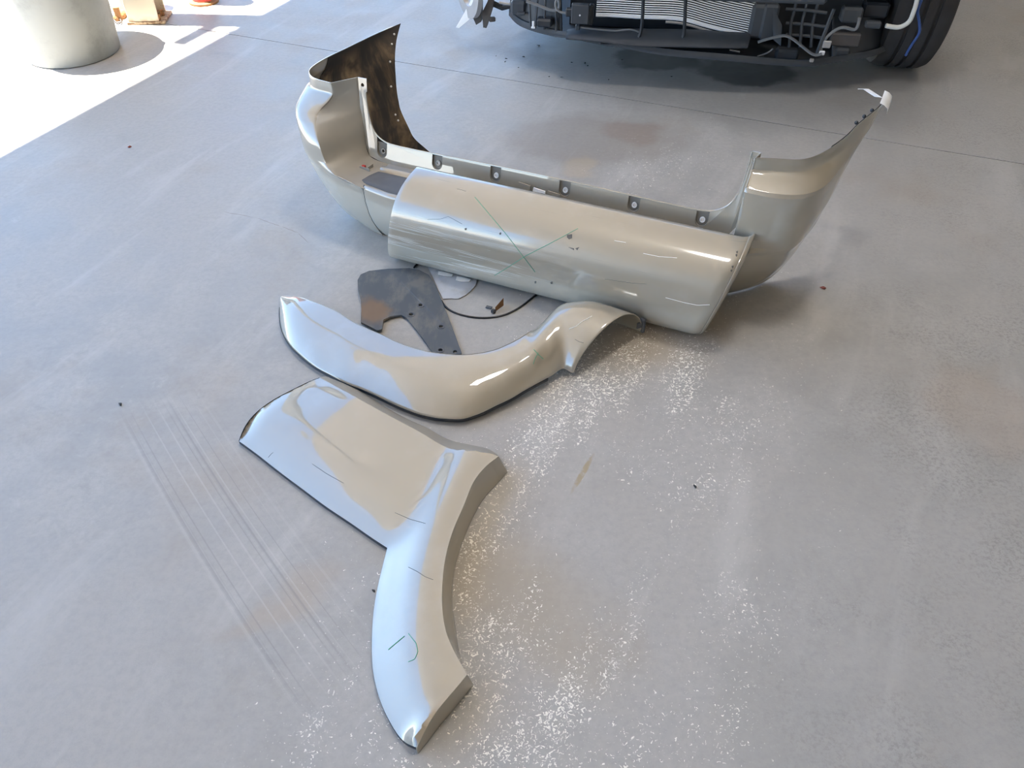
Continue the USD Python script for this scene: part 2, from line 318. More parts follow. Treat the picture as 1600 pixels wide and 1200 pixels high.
    c = g.mix(g.math('multiply', g.ss(d, 0.085, 0.05), g.ss(g.noise(p, 60.0), 0.3, 0.6, 0.2, 0.8)), c, (0.34, 0.27, 0.15))
    # a hairline crack
    for (xa, ya), (xb, yb) in (((345, 330), (398, 340)), ((398, 340), (440, 354)), ((440, 354), (466, 364)), ((466, 364), (482, 380))):
        a_, b_ = at(xa, ya)[:2], at(xb, yb)[:2]; v_ = b_ - a_; L_ = float(np.linalg.norm(v_)) / 2
        pj = g('vector_math', 'vector', math_type='add', vector1=p, vector2=g('vector_math', 'vector', math_type='scale', vector1=g('noise_texture', 'color', vector=p, scale=30.0, detail=2.0), scale=0.012))
        dd = g.dist2(pj, (a_ + b_) / 2 + .006, (1, L_ / .0022, 0), math.atan2(v_[1], v_[0])); c = g.mix(g.ss(dd, L_ * 1.1, L_ * .7, 0, .5), c, (0.20, 0.17, 0.14))
    h = g.math('add', g.math('multiply', fine, 0.5), mid)
    return g.done(base_color=c, roughness=g.ss(mid, 0.3, 0.7, 0.42, 0.62), specular_ior_level=0.45, normal=g.bump(h, 0.25, 0.004))
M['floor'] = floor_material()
floor = '/World/floor'; UsdGeom.Xform.Define(stage, floor); tag(stage.GetPrimAtPath(floor), 'grey stained concrete workshop floor running out into the sunlight', None, None, 'structure')
def slab(a, b, near):
    """One floor slab: from the joint outwards."""
    o = JA + JN * (0.0025 if near > 0 else -0.0025); far = JN * near * 45
    q = np.array([o - JD * 45, o + JD * 45, o + JD * 45 + far, o - JD * 45 + far])
    m = trimesh.creation.extrude_polygon(Polygon(q), 0.10, engine='earcut'); m.apply_translation([0, 0, -0.10]); return m
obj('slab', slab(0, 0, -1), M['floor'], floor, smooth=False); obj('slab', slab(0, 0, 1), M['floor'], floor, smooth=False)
jm = trimesh.creation.box([90, 0.02, 0.05]); jm.apply_transform(trimesh.transformations.rotation_matrix(math.atan2(JD[1], JD[0]), [0, 0, 1])); jm.apply_translation([JA[0], JA[1], -0.029])
obj('joint_filler', jm, plain('joint_filler', (0.22, 0.20, 0.18), 0.9), floor, smooth=False)

ROOF_Z = 4.6
edge0 = SA - SUN_TO * ROOF_Z / math.tan(SUN_EL)                   # a point of the roof's edge: it throws the shadow line on the floor
def strip(a0, a1, w, z0, z1):
    q = np.array([edge0 + SD * a0, edge0 + SD * a1, edge0 + SD * a1 - SN * w, edge0 + SD * a0 - SN * w])
    m = trimesh.creation.extrude_polygon(Polygon(q), z1 - z0, engine='earcut'); m.apply_translation([0, 0, z0]); return m
obj('ceiling', strip(-9, 8.5, 11.5, ROOF_Z, ROOF_Z + 0.12), M['roof'], kind='structure', smooth=False, label='pale sheet roof over the workshop bay')
def eave(px0, py0, px1, py1, w, z):
    k = SUN_TO * z / math.tan(SUN_EL); a, b = at(px0, py0)[:2] - k, at(px1, py1)[:2] - k; m = trimesh.creation.extrude_polygon(LineString([a, b]).buffer(w / 2, cap_style='square'), .06, engine='earcut'); m.apply_translation([0, 0, z]); return m
obj('trim_1', eave(283, 65, 345, 32, .085, ROOF_Z), M['roof'], kind='structure', smooth=False, label='eave purlin that shades a stripe of the yard')
obj('trim_2', eave(318, 49, 362, 49.5, .022, ROOF_Z), M['roof'], kind='structure', smooth=False, label='eave strap')
wq = np.array([edge0 + SD * a - SN * w for a, w in ((-9, 11.3), (8.5, 11.3), (8.5, 11.5), (-9, 11.5))])
wm = trimesh.creation.extrude_polygon(Polygon(wq), ROOF_Z, engine='earcut')
wb = np.array([edge0 + SD * a - SN * w for a, w in ((-9.2, 0.5), (-9.2, 11.5), (-9, 11.5), (-9, 0.5))])
obj('added_wall_back', trimesh.creation.extrude_polygon(Polygon(wb), ROOF_Z, engine='earcut'), M['wall'], kind='structure', smooth=False, label='plain cream wall, unseen, added behind the camera to darken the bay')  # added out of view to block light from behind
wf = np.array([edge0 + SD * a - SN * w for a, w in ((8.4, 3.2), (8.4, 11.5), (8.6, 11.5), (8.6, 3.2))])
obj('added_wall_far', trimesh.creation.extrude_polygon(Polygon(wf), ROOF_Z, engine='earcut'), M['wall'], kind='structure', smooth=False, label='plain cream wall, unseen, added behind the car to cut sky light')  # added out of view to keep the far sky off the floor
obj('wall_right', wm, M['wall'], kind='structure', smooth=False, label='plain cream wall closing the far side of the bay')

# ------------------------------------------------------------ the rear bumper
BO = np.array([0.085, 2.30]); BU = np.array([math.cos(math.radians(-20)), math.sin(math.radians(-20))]); BV = np.array([-BU[1], BU[0]])
def bw(p):
    p = np.asarray(p, float); xy = BO + p[..., 0:1] * BU + p[..., 1:2] * BV
    return np.concatenate([xy, p[..., 2:3]], -1)
def skin(rows, nz=46, ns=60):
    """A corner and wing: rows {height: points along it}; smooth along and up."""
    zs = sorted(rows); R = np.array([cspline(np.array(rows[z], float), ns) for z in zs])
    zz = np.unique(np.concatenate([np.linspace(zs[0], zs[-1], nz), zs]))
    q = PchipInterpolator(zs, R, axis=0)(zz)
    return np.concatenate([q, np.repeat(zz[:, None, None], ns, 1)], -1)
LROWS = {
 0.50: [(-.715,-.002),(-.745,.003),(-.79,.015),(-.828,.05),(-.84,.10),(-.832,.18),(-.81,.273),(-.769,.439),(-.731,.546)],
 0.462: [(-.718,.003),(-.75,.008),(-.80,.020),(-.834,.055),(-.846,.10),(-.840,.18),(-.820,.273),(-.775,.42),(-.728,.50)],
 0.452: [(-.722,-.004),(-.754,.000),(-.806,.012),(-.842,.045),(-.853,.10),(-.845,.18),(-.823,.273),(-.776,.41),(-.727,.49)],
 0.405: [(-.757,-.045),(-.785,-.05),(-.826,-.045),(-.858,-.012),(-.868,.05),(-.860,.15),(-.835,.26),(-.785,.38),(-.72,.455)],
 0.385: [(-.748,-.078),(-.778,-.076),(-.818,-.066),(-.850,-.034),(-.865,.03),(-.858,.14),(-.835,.25),(-.785,.37),(-.72,.45)],
 0.33: [(-.722,-.115),(-.76,-.108),(-.80,-.09),(-.832,-.055),(-.852,.02),(-.85,.13),(-.83,.24),(-.785,.36),(-.72,.445)],
 0.28: [(-.704,-.124),(-.745,-.117),(-.785,-.10),(-.818,-.068),(-.842,.01),(-.842,.12),(-.825,.23),(-.78,.35),(-.715,.435)],
 0.258: [(-.668,-.145),(-.715,-.128),(-.77,-.104),(-.813,-.066),(-.838,.01),(-.839,.12),(-.822,.225),(-.777,.345),(-.710,.43)],
 0.245: [(-.578,-.164),(-.68,-.14),(-.755,-.109),(-.808,-.065),(-.834,.01),(-.836,.12),(-.819,.22),(-.774,.34),(-.707,.427)],
 0.235: [(-.55,-.166),(-.66,-.145),(-.75,-.11),(-.806,-.064),(-.833,.01),(-.835,.12),(-.818,.22),(-.772,.34),(-.705,.425)],
 0.14: [(-.55,-.15),(-.64,-.13),(-.72,-.095),(-.775,-.05),(-.80,.01),(-.803,.12),(-.785,.22),(-.74,.33),(-.668,.425)],
 0.06: [(-.55,-.115),(-.62,-.10),(-.69,-.07),(-.735,-.03),(-.75,.02),(-.755,.12),(-.735,.22),(-.70,.34),(-.64,.47)],
 0.003: [(-.55,-.08),(-.60,-.065),(-.65,-.035),(-.69,0),(-.705,.05),(-.71,.14),(-.695,.24),(-.665,.36),(-.61,.51)]}
RROWS = {
 0.50: [(.644,-.033),(.704,-.016),(.764,.000),(.804,.037),(.843,.103),(.882,.195),(.913,.293),(.955,.399),(.979,.474)],
 0.462: [(.642,-.028),(.70,-.022),(.765,-.006),(.810,.03),(.850,.10),(.888,.19),(.915,.275),(.938,.34),(.957,.40)],
 0.452: [(.641,-.046),(.70,-.046),(.772,-.031),(.823,.015),(.859,.09),(.891,.186),(.913,.262),(.933,.32),(.949,.366)],
 0.435: [(.639,-.084),(.70,-.089),(.786,-.071),(.841,-.013),(.869,.066),(.894,.162),(.912,.235),(.926,.29),(.937,.335)],
 0.425: [(.638,-.090),(.70,-.096),(.788,-.076),(.842,-.015),(.869,.061),(.893,.150),(.909,.22),(.921,.27),(.931,.315)],
 0.405: [(.638,-.091),(.70,-.097),(.787,-.077),(.841,-.017),(.868,.058),(.890,.135),(.904,.20),(.914,.25),(.921,.295)],
 0.385: [(.638,-.091),(.70,-.097),(.785,-.077),(.839,-.018),(.866,.055),(.885,.12),(.896,.17),(.905,.22),(.911,.258)],
 0.33: [(.638,-.091),(.70,-.097),(.779,-.078),(.831,-.028),(.859,.04),(.876,.10),(.885,.145),(.892,.185),(.897,.222)],
 0.28: [(.637,-.090),(.70,-.096),(.77,-.08),(.82,-.035),(.847,.03),(.863,.09),(.872,.13),(.879,.17),(.884,.205)],
 0.258: [(.62,-.115),(.69,-.105),(.765,-.083),(.815,-.04),(.842,.027),(.859,.085),(.867,.125),(.874,.165),(.879,.198)],
 0.245: [(.58,-.155),(.67,-.125),(.757,-.088),(.808,-.046),(.837,.023),(.854,.08),(.863,.12),(.870,.16),(.875,.195)],
 0.235: [(.55,-.168),(.66,-.13),(.75,-.09),(.80,-.05),(.832,.02),(.850,.078),(.859,.118),(.866,.155),(.871,.192)],
 0.14: [(.55,-.15),(.64,-.115),(.72,-.075),(.770,-.035),(.797,.015),(.815,.06),(.825,.095),(.833,.13),(.838,.168)],
 0.06: [(.55,-.115),(.61,-.09),(.68,-.05),(.725,-.012),(.752,.02),(.770,.045),(.781,.07),(.792,.10),(.800,.132)],
 0.003: [(.55,-.08),(.59,-.05),(.64,-.008),(.680,.02),(.702,.038),(.720,.055),(.733,.07),(.745,.085),(.757,.104)]}
bumper = thing('rear_bumper', bw(np.array([0, 0, 0.0])), 'champagne plastic vehicle bumper standing on the floor with both ends curving away', 'bumper')
GL, GR = skin(LROWS), skin(RROWS)
obj('corner_skin', sheet(bw(GL), 0.003), M['paint'], bumper, label='champagne wrap-around corner at the far left end')
obj('corner_skin', sheet(bw(GR), 0.003, flip=True), M['paint'], bumper, label='champagne wrap-around corner at the near right end')
zi = np.linspace(0, 1, GL.shape[0])
obj('inner_skin', sheet(bw(GL[:, 24:]), 0.0015, shift=0.0042), M['dirty'], bumper, label='mud-stained black inside of the far wing')
obj('inner_skin', sheet(bw(GR[:, 24:]), 0.0015, flip=True, shift=0.0042), M['dirty'], bumper, label='mud-stained black inside of the near wing')
def vfront(u): return -0.185 - 0.02 * (1 - (u / 0.55) ** 2) + np.where(np.abs(u) > 0.45, (np.abs(u) - 0.45) * 0.18, 0)
us = np.linspace(-0.548, 0.548, 60)
fz = [(0.003, 0.095), (0.02, 0.080), (0.06, 0.052), (0.10, 0.030), (0.14, 0.014), (0.19, 0.003), (0.235, 0.0), (0.243, 0.003), (0.247, 0.010)]
FG = np.array([[(u, vfront(u) + dv, z) for u in us] for z, dv in fz])
obj('front_face', sheet(bw(FG), 0.003, flip=True), M['paint'], bumper, label='champagne lower face between the two corners')
SK = lambda u: -0.015 - 0.05 * u                                    # where the step meets the rear flange
sz = [(0, 0.010, 0.247), (0, 0.018, 0.247), (0, 0.022, 0.238), (1, -0.062, 0.238), (1, -0.056, 0.250), (1, -0.040, 0.250), (1, -0.034, 0.238), (1, 0.0, 0.237)]
SG = np.array([[(u, (SK(u) if w else vfront(u)) + dv, z) for u in us] for w, dv, z in sz])
obj('step', sheet(bw(SG), 0.003, flip=True), M['paint'], bumper, smooth=25)
Fl = spline([(-.715,-.002,.5),(-.718,.003,.462),(-.757,-.045,.405),(-.748,-.078,.385),(-.722,-.115,.33),(-.704,-.124,.28),(-.668,-.145,.258),(-.62,-.158,.249),(-.578,-.164,.246),(-.545,-.17,.243)], 60)
Bl = spline([(-.654,.055,.5),(-.655,.045,.462),(-.652,.03,.405),(-.648,.023,.385),(-.64,.016,.33),(-.635,.014,.28),(-.62,.014,.25),(-.60,.013,.242),(-.565,.012,.238),(-.545,.012,.237)], 60)
Fr = spline([(.644,-.033,.5),(.642,-.028,.462),(.641,-.046,.452),(.639,-.084,.435),(.638,-.091,.405),(.638,-.091,.33),(.637,-.09,.28),(.62,-.115,.258),(.59,-.145,.25),(.56,-.162,.246),(.545,-.168,.243)], 60)
Br = spline([(.655,.01,.5),(.655,0,.462),(.652,-.015,.405),(.65,-.022,.385),(.645,-.04,.33),(.64,-.045,.28),(.62,-.045,.25),(.60,-.044,.242),(.565,-.043,.238),(.545,-.042,.237)], 60)
for B_ in (Bl, Br): B_[:, 1] = SK(B_[:, 0]) + 0.30 * np.clip(B_[:, 2] - .237, 0, .065) + 0.16 * np.maximum(B_[:, 2] - .302, 0)
def cove(F, B, k=12, sag=0.010):
    G = ruled(F, B, k); t = np.linspace(0, 1, k); 
    return G
obj('cutout_wall', sheet(bw(cove(Fl, Bl)), 0.003), M['paint_matte'], bumper, label='dull champagne side wall of the cut-out by the far corner')
obj('cutout_wall', sheet(bw(cove(Fr, Br)), 0.003, flip=True), M['paint_matte'], bumper, label='dull champagne side wall of the cut-out by the near corner')
# rear flange with its U-shaped clip pockets
inner = [(-.654,.50),(-.652,.405),(-.648,.385),(-.64,.33),(-.635,.28),(-.62,.25),(-.565,.236),(.565,.236),(.62,.25),(.64,.28),(.645,.33),(.65,.385),(.655,.50)]
outer = [(.632,.50),(.628,.42),(.618,.365),(.597,.328),(.567,.308),(.53,.300),(.20,.302),(-.20,.302),(-.53,.300),(-.565,.306),(-.592,.322),(-.612,.355),(-.624,.41),(-.628,.455),(-.622,.46),(-.622,.50)]
flange = Polygon(inner + [tuple(p) for p in outer])
pockets = [-.572, -.362, -.150, .090, .318, .532]
def ushape(uc, w, z0, z1): return shapely.union_all([Polygon([(uc-w/2, z0+w/2), (uc+w/2, z0+w/2), (uc+w/2, z1), (uc-w/2, z1)]), Point(uc, z0+w/2).buffer(w/2, 10)])
cutf = flange
for uc in pockets: cutf = cutf.difference(ushape(uc, .038, .252, .32))
cutf = cutf.difference(Point(-.638, .478).buffer(.006)).difference(Point(.643, .478).buffer(.006))
def fl_place(back=0.0):
    def f(q):
        u, z, t = q[:, 0], q[:, 1], q[:, 2]; v = SK(u) + 0.30 * np.minimum(z - .237, .065) + 0.16 * np.maximum(z - .302, 0) + t + back
        return bw(np.stack([u, v, z], 1))
    return f
fm = extrude(cutf.segmentize(0.03), 0.003, fl_place()); obj('rear_flange', fm, M['paint'], bumper, smooth=20)
bead = np.array(outer[:-2]); bz = cspline(np.c_[bead, np.zeros(len(bead))], 120)
obj('flange_bead', tube(fl_place(0.0015)(bz), 0.0028, 6), M['paint'], bumper)
for i, uc in enumerate(pockets):
    ring = ushape(uc, .040, .250, .298).difference(ushape(uc, .036, .254, .32)); plate = ushape(uc, .040, .250, .298).difference(Point(uc + .002, .272).buffer(.0058, 8))
    pk = cat(extrude(ring, .008, fl_place(0.001)), extrude(plate, .002, fl_place(0.008)))
    path = obj('clip_pocket', pk, M['pocket_shade'], bumper, smooth=25)
    wr = Point(uc + .002, .272).buffer(.0085, 10).difference(Point(uc + .002, .272).buffer(.0055, 10))
    obj('washer', extrude(wr, .003, fl_place(0.0045)), M['paint_matte'] if i < 2 else M['clip_and_hole_white'], path, smooth=25)  # white rings paint in the bright floor seen through the holes
for uc, z in ((-.040, .290), (.012, .283), (.062, .283)):
    t = Polygon([(uc-.026, .238), (uc-.020, z-.010), (uc+.020, z-.014), (uc+.024, .238)])
    obj('bracket_tab', extrude(t, .004, fl_place(-0.022)), M['paint'] if uc != .012 else M['clip_and_hole_white'], bumper, smooth=20)
# step pad with its moulded ribs
pad = Polygon([(-.575, vfront(-.575) + .045), (.52, vfront(.52) + .035), (.52, SK(.52) - .066), (-.525, SK(-.525) - .068)])
pu = np.linspace(0, 1, 40)
P0 = np.array([(u, float(vfront(np.array(u))) + .023, .240) for u in -.590 + pu * 1.11]); P1 = np.array([(u, SK(u) - .066, .240) for u in -.550 + pu * 1.07])
PG = np.transpose(ruled(P0, P1, 9), (1, 0, 2)); PG[1:-1, 1:-1, 2] += .006
obj('step_pad', sheet(bw(PG), 0.002), M['raw_plastic'], bumper, label='dark textured grey step pad', smooth=25)
for uc in (-.43, -.21, 0.01, .23, .45):
    a = np.array([uc, float(vfront(np.array(uc))) + .075, .2468]); b = np.array([uc + .02, SK(uc) - .095, .2468])
    obj('pad_rib', cat(tube(bw(np.array([a, (a+b)/2, b])), 0.0022, 6)), M['raw_plastic'], bumper)
obj('seam', cat(tube(bw(np.array([(-.549, vfront(-.549) + dv + .001, z) for z, dv in fz])), 0.0016, 6)), M['black_plastic'], bumper, label='dark joint line down the front face')
# small broken-out trim hole with a red reflector stub by the far corner
tp = bw(np.array([-.605, -.052, .243])); obj('reflector_stub', cat(rbox((.014, .010, .014), tp + [0, 0, .004], -.3)), M['red_plastic'], bumper, label='small red reflector stub')
obj('trim_frame', cat(rbox((.040, .004, .014), tp + [0.004, -.010, .002], -.5), rbox((.004, .026, .014), tp + [0.022, .004, .002], -.5)), M['paint_matte'], bumper)
# white dots painting lit holes on the far wing, clips on the near, and the tape on the near tip
arch = GL[:, -1]; arch2 = GL[:, -3]
for z in (.475, .452, .40, .31, .215, .19):
    k = int(np.argmin(np.abs(arch[:, 2] - z))); c = bw(arch2[k]) + np.array([.004, -.004, 0]); obj('lit_hole_dot', trimesh.creation.icosphere(2, .0042).apply_translation(c), M['clip_and_hole_white'], bumper, label='white dot for bright floor seen through a hole in the wing edge')
a2 = GR[:, -3]
for j in (42, 47, 52): obj('edge_clip', trimesh.creation.icosphere(1, .006).apply_translation(bw(GR[-1, j]) + [-.012, .006, -.004]), M['black_plastic'], bumper)
tip = bw(GR[-1, -1]); tq = []
for s, dz in ((-.040, .005), (-.015, .005), (.008, .008), (.022, .013), (.030, .017)):
    o = tip + np.array([BU[0]*.12 + BV[0], BU[1]*.12 + BV[1], 0]) * s; tq.append([o + [-.012, .006, dz + .003], o + [0, -.002, dz], o + [.012, -.006, dz - .010], o + [.014, -.008, dz - .026]])
obj('tape_strip', sheet(np.array(tq), 0.0015, flip=True), M['tape'], bumper, label='white tape wrapped over the near wing tip')
lq = [[tip + [-.030, .02, .006], tip + [-.012, .0, .010]], [tip + [-.062, .045, .018], tip + [-.040, .055, .014]], [tip + [-.075, .055, .014], tip + [-.068, .066, .010]]]
obj('tape_flap', sheet(np.array(lq), 0.0012), M['tape'], bumper)

# ------------------------------------------------------------ things drawn on or scratched into a surface
def surface_map(G):
    q = G.reshape(-1, 3); N = grid_normals(G).reshape(-1, 3); N = N * np.sign((([0, 0, EYE] - q) * N).sum(1))[:, None]
    ok = ((([0, 0, EYE] - q) * N).sum(1)) > 0
    return LinearNDInterpolator(to_px(q)[ok], np.c_[q, N][ok])
def mark(smap, path, name, pix, r, mat, label=None):
    pix = np.asarray(pix, float); d = np.r_[0, np.cumsum(np.linalg.norm(np.diff(pix, axis=0), axis=1))]
    pp = np.stack([np.interp(np.linspace(0, d[-1], 18), d, pix[:, k]) for k in (0, 1)], 1)
    q = smap(pp); q = q[~np.isnan(q).any(1)]
    if len(q) < 3: return
    obj(name, tube(q[:, :3] + q[:, 3:] * r * 0.1, r, 5), mat, path, label=label)
def patch(smap, path, name, pix, mat, label=None):
    q = smap(np.asarray(pix, float))
    if np.isnan(q).any(): return
    A, N = q[:, :3], q[:, 3:].mean(0); N /= np.linalg.norm(N); n = len(A)
    V = np.vstack([A + N * .0012, A - N * .002]); f = [[0, i, i + 1] for i in range(1, n - 1)] + [[n, n + i + 1, n + i] for i in range(1, n - 1)]
    for i in range(n): k = (i + 1) % n; f += [[i, i + n, k], [k, i + n, k + n]]
    m = trimesh.Trimesh(V, f, process=False); m.fix_normals(); obj(name, m, mat, path, label=label, smooth=False)

# ------------------------------------------------------------ the long panel leaning on the bumper
B0, B1 = at(619, 401), at(1091, 521); T0, T1 = at(651, 261, .30), at(1169, 373, .30)
prof = np.array([(0, 0.0075), (-.018, .011), (-.038, .022), (-.056, .045), (-.066, .080), (-.070, .115), (-.069, .155), (-.064, .19), (-.054, .224), (-.037, .253), (-.010, .276), (.022, .291), (.056, .298), (.085, .300), (.094, .296), (.096, .286)])
prof = cspline(prof, 44); tt = np.linspace(0, 1, 70); PGd = np.zeros((70, 44, 3))
inward = np.array([-(B1 - B0)[1], (B1 - B0)[0], 0]); inward /= np.linalg.norm(inward)
for i, t in enumerate(tt):
    b, c = B0 * (1 - t) + B1 * t, T0 * (1 - t) + T1 * t
    a = (c - b)[:2] @ inward[:2]; along = (c - b)[:2] - inward[:2] * a
    for j, (o, z) in enumerate(prof):
        o2 = o * (a / .085 if o > 0 else 1.0)
        h = np.clip(z / .30, 0, 1)
        q = b[:2] + inward[:2] * o2 + along * h; PGd[i, j] = (q[0], q[1], z)
for i in range(70):                                                # rounded far-right end turning back into its end cap
    e = max(0, (tt[i] - 0.975) / 0.025); PGd[i, :, :2] += inward[:2] * (0.010 * e ** 2)
sill = thing('lower_body_panel', (B0 + B1) / 2, 'long scuffed champagne body panel lying propped against the front of the bumper', 'body panel')
sk = sheet(PGd, 0.003); obj('panel_skin', sk, M['scuffed'], sill)
last = PGd[-1]; alongd = (B1 - B0) / np.linalg.norm(B1 - B0)
cap = np.array([last + alongd * s + inward * w for s, w in ((0, 0), (.004, .003), (.008, .010), (.012, .024), (.014, .04))])
obj('end_cap', sheet(cap, 0.002, flip=True), M['paint'], sill)
back = np.array([PGd[:, -1], PGd[:, -1] + inward * .012 - [0, 0, .012]])
obj('top_return', sheet(back, 0.002), M['raw_plastic'], sill)
smap = surface_map(PGd)
mark(smap, sill, 'pen_line', [(742, 308), (790, 365), (836, 425)], .0011, M['pen_green'], 'thin green pen line')
mark(smap, sill, 'pen_line', [(903, 357), (862, 379), (821, 400), (790, 420), (765, 435)], .0010, M['pen_green'], 'fainter crossing green pen line')
patch(smap, sill, 'paint_chip', [(886, 367), (894, 366), (894, 372), (889, 374), (886, 371)], M['pen_dark'], 'dark chip in the paint')
patch(smap, sill, 'paint_chip', [(888, 386), (897, 388), (897, 391)], M['pen_dark']); patch(smap, sill, 'paint_chip', [(899, 388), (905, 386), (902, 391)], M['pen_dark'])
mark(smap, sill, 'scratch', [(714, 295), (722, 297), (728, 299)], .0006, M['pen_dark'])
mark(smap, sill, 'scratch', [(1040, 465), (1070, 473), (1090, 477), (1109, 476)], .0010, M['white'], 'pale scratch near the low right corner')
mark(smap, sill, 'scratch', [(1005, 396), (1030, 401), (1058, 403)], .0011, M['white'])
mark(smap, sill, 'scratch', [(960, 376), (978, 379)], .0010, M['white'])
mark(smap, sill, 'scratch', [(945, 436), (985, 442), (1010, 444)], .0006, M['pen_dark'])
mark(smap, sill, 'scratch', [(668, 343), (690, 342), (700, 338), (722, 350)], .0006, M['pen_dark'])
for a in range(9):
    x, y = [(1150, 393), (1149, 398), (1143, 416), (1141, 422), (944, 320), (835, 440), (860, 441), (726, 357), (780, 364)][a]
    patch(smap, sill, 'paint_chip', [(x, y), (x + 3, y - 1), (x + 3, y + 2), (x + 1, y + 3)], M['pen_dark'])

# ------------------------------------------------------------ the curved wheel-arch flare
ZI, ZO = 0.062, 0.018
st = [((441,462),(437,480),.02,.012,0.030), ((455,462),(440,515),.036,.014,0.046), ((470,464),(452,538),.050,.016,0.058), ((487,470),(470,556),.060,.018,0.064),
      ((506,477),(492,573),ZI,ZO,0.067), ((525,485),(516,586),ZI,ZO,0.069), ((550,501),(541,599),ZI,ZO,0.071), ((570,511),(567,609),ZI,ZO,0.072), ((595,522),(595,622),ZI,ZO,0.073),
      ((620,534),(625,636),ZI,ZO,0.074), ((645,543),(658,648),ZI,ZO,0.075), ((670,549),(690,654),ZI,.020,0.076), ((695,552.5),(718,655),ZI,.022,0.077), ((720,554),(745,648),ZI,.024,0.078),
      ((745,552),(775,634),ZI,.026,0.079), ((770,547),(800,622),ZI,.028,0.081), ((795,537),(820,610),ZI,.030,0.084), ((820,523),(840,599),ZI,.030,0.090),
      ((848,506),(862,587),.045,.028,.102), ((880,487),(880,576),.040,.026,.110), ((925,490),(889,580),.025,.024,.116), ((966,504),(893,582),.010,.022,.118), ((1003,518),(897,582),.004,.020,.118)]
st = [(a, b, max(zi, zc - .0025) if zi == ZI else zi, zo, zc) for a, b, zi, zo, zc in st]
ns = 34; s = np.linspace(0, 1, ns)
rows_i = np.array([at(*a, zi) for a, b, zi, zo, zc in st]); rows_o = np.array([at(*b, zo) for a, b, zi, zo, zc in st]); crown = np.array([r[4] for r in st])
d = np.r_[0, np.cumsum(np.linalg.norm(np.diff((rows_i + rows_o) / 2, axis=0), axis=1))]; d /= d[-1]
td = np.linspace(0, 1, 130); ri, ro, cr = PchipInterpolator(d, rows_i)(td), PchipInterpolator(d, rows_o)(td), PchipInterpolator(d, crown)(td)
FLG = np.zeros((130, ns, 3))
for i, t in enumerate(td):
    e = np.clip((t - .80) / .20, 0, 1); e = e * e * (3 - 2 * e)
    zb = np.where(s < .36, cr[i] - (cr[i] - ri[i, 2]) * ((.36 - s) / .36) ** 2, ro[i, 2] + (cr[i] - ro[i, 2]) * (1 - (np.maximum(s - .36, 0) / .64) ** 2.1))
    tun = np.sin(np.pi * s ** .8) ** .62; tun[0] = tun[-1] = 0
    xy = ri[i, :2] * (1 - s)[:, None] + ro[i, :2] * s[:, None]; base = ri[i, 2] * (1 - s) + ro[i, 2] * s
    FLG[i, :, :2] = xy; FLG[i, :, 2] = zb * (1 - e) + (base + tun * cr[i]) * e
flare = thing('wheel_arch_flare', at(700, 600), 'curved champagne wheel arch trim lying between the mud flap and the door cladding', 'body trim')
obj('flare_skin', sheet(FLG, 0.0035, flip=True), M['paint'], flare)
lipo = np.array([FLG[:106, -1], FLG[:106, -1] + np.stack([np.zeros(106), np.full(106, .004), -np.minimum(FLG[:106, -1, 2] - .003, .013)], 1)])
obj('outer_lip', sheet(np.transpose(lipo, (1, 0, 2)), 0.002), M['black_plastic'], flare, label='dark underside edge')
lipi = np.array([FLG[:104, 0], FLG[:104, 0] + np.stack([np.zeros(104), np.full(104, -.006), np.full(104, -.016)], 1)])
obj('inner_lip', sheet(np.transpose(lipi, (1, 0, 2)), 0.002), M['paint'], flare)
tabq = [at(880, 575, .022), at(884, 568, .035), at(897, 574, .03), at(895, 583, .014)]
m = trimesh.convex.convex_hull(np.vstack([np.array(tabq), np.array(tabq) - [0, -.004, .004]])); obj('corner_tab', m, M['paint'], flare, smooth=False)
e0 = at(1004, 498, .11); obj('end_bracket', cat(rbox((.010, .020, .05), at(1004, 508, .03), .5), rbox((.022, .004, .022), at(1000, 508, .035), .4)), M['raw_plastic'], flare)
fmap = surface_map(FLG)
mark(fmap, flare, 'pen_line', [(834, 546), (840, 553), (849, 561)], .0011, M['pen_green'], 'short green pen stroke'); mark(fmap, flare, 'pen_line', [(841, 551), (836, 560), (833, 569)], .0011, M['pen_green'])
mark(fmap, flare, 'scratch', [(898, 530), (905, 534), (912, 536)], .0006, M['pen_dark']); mark(fmap, flare, 'scratch', [(889, 514), (900, 510), (909, 503), (925, 494)], .0012, M['white'], 'pale scuff by the open end')

# ------------------------------------------------------------ the door cladding with its arch band
RID = [(713,704),(745,700),(779,713),(763,725),(741,751),(726,786),(710,823),(697.5,864),(692,901),(690.5,930),(691,950),(697,987),(713,1024),(730,1054)]
def curve(px, z, n): 
    q = np.array([at(x, y, z) for x, y in px]); return cspline(q, n)
ridge = np.vstack([curve([(779,713),(763,725),(741,751),(726,786),(710,823),(697.5,864),(692,901),(690.5,930),(691,950),(697,987),(713,1024),(730,1054)], .072, 60)])
endr = curve([(730,1054),(706.5,1082),(679,1116),(663,1144),(651,1168)], .055, 20); endr[:, 2] = np.linspace(.072, .020, 20) ** 1.0
q = np.array([at(x, y, z) for (x, y), z in zip([(730,1054),(706.5,1082),(679,1116),(663,1144),(651,1168)], (.072,.070,.060,.040,.018))]); endr = cspline(q, 20)
leftb = curve([(651,1168),(632,1159),(611,1131),(594,1094),(583,1048),(581,1005),(583,962),(588,928),(595.5,894),(605,856)], .014, 50)
lefta = np.array([at(x, y, z) for x, y, z in [(605,856,.014),(579,839,.014),(547.5,817,.014),(510,792,.014),(472.5,764,.014),(435,736,.014),(400.6,709,.014),(373,689,.014)]]); lefta = spline(lefta, 40)
lend = cspline(np.array([at(x, y, z) for x, y, z in [(373,689,.014),(379,673,.028),(391,654,.037),(410,636,.042),(432,621.5,.045),(460,607,.047),(485,595,.048),(499,590,.05)]]), 26)
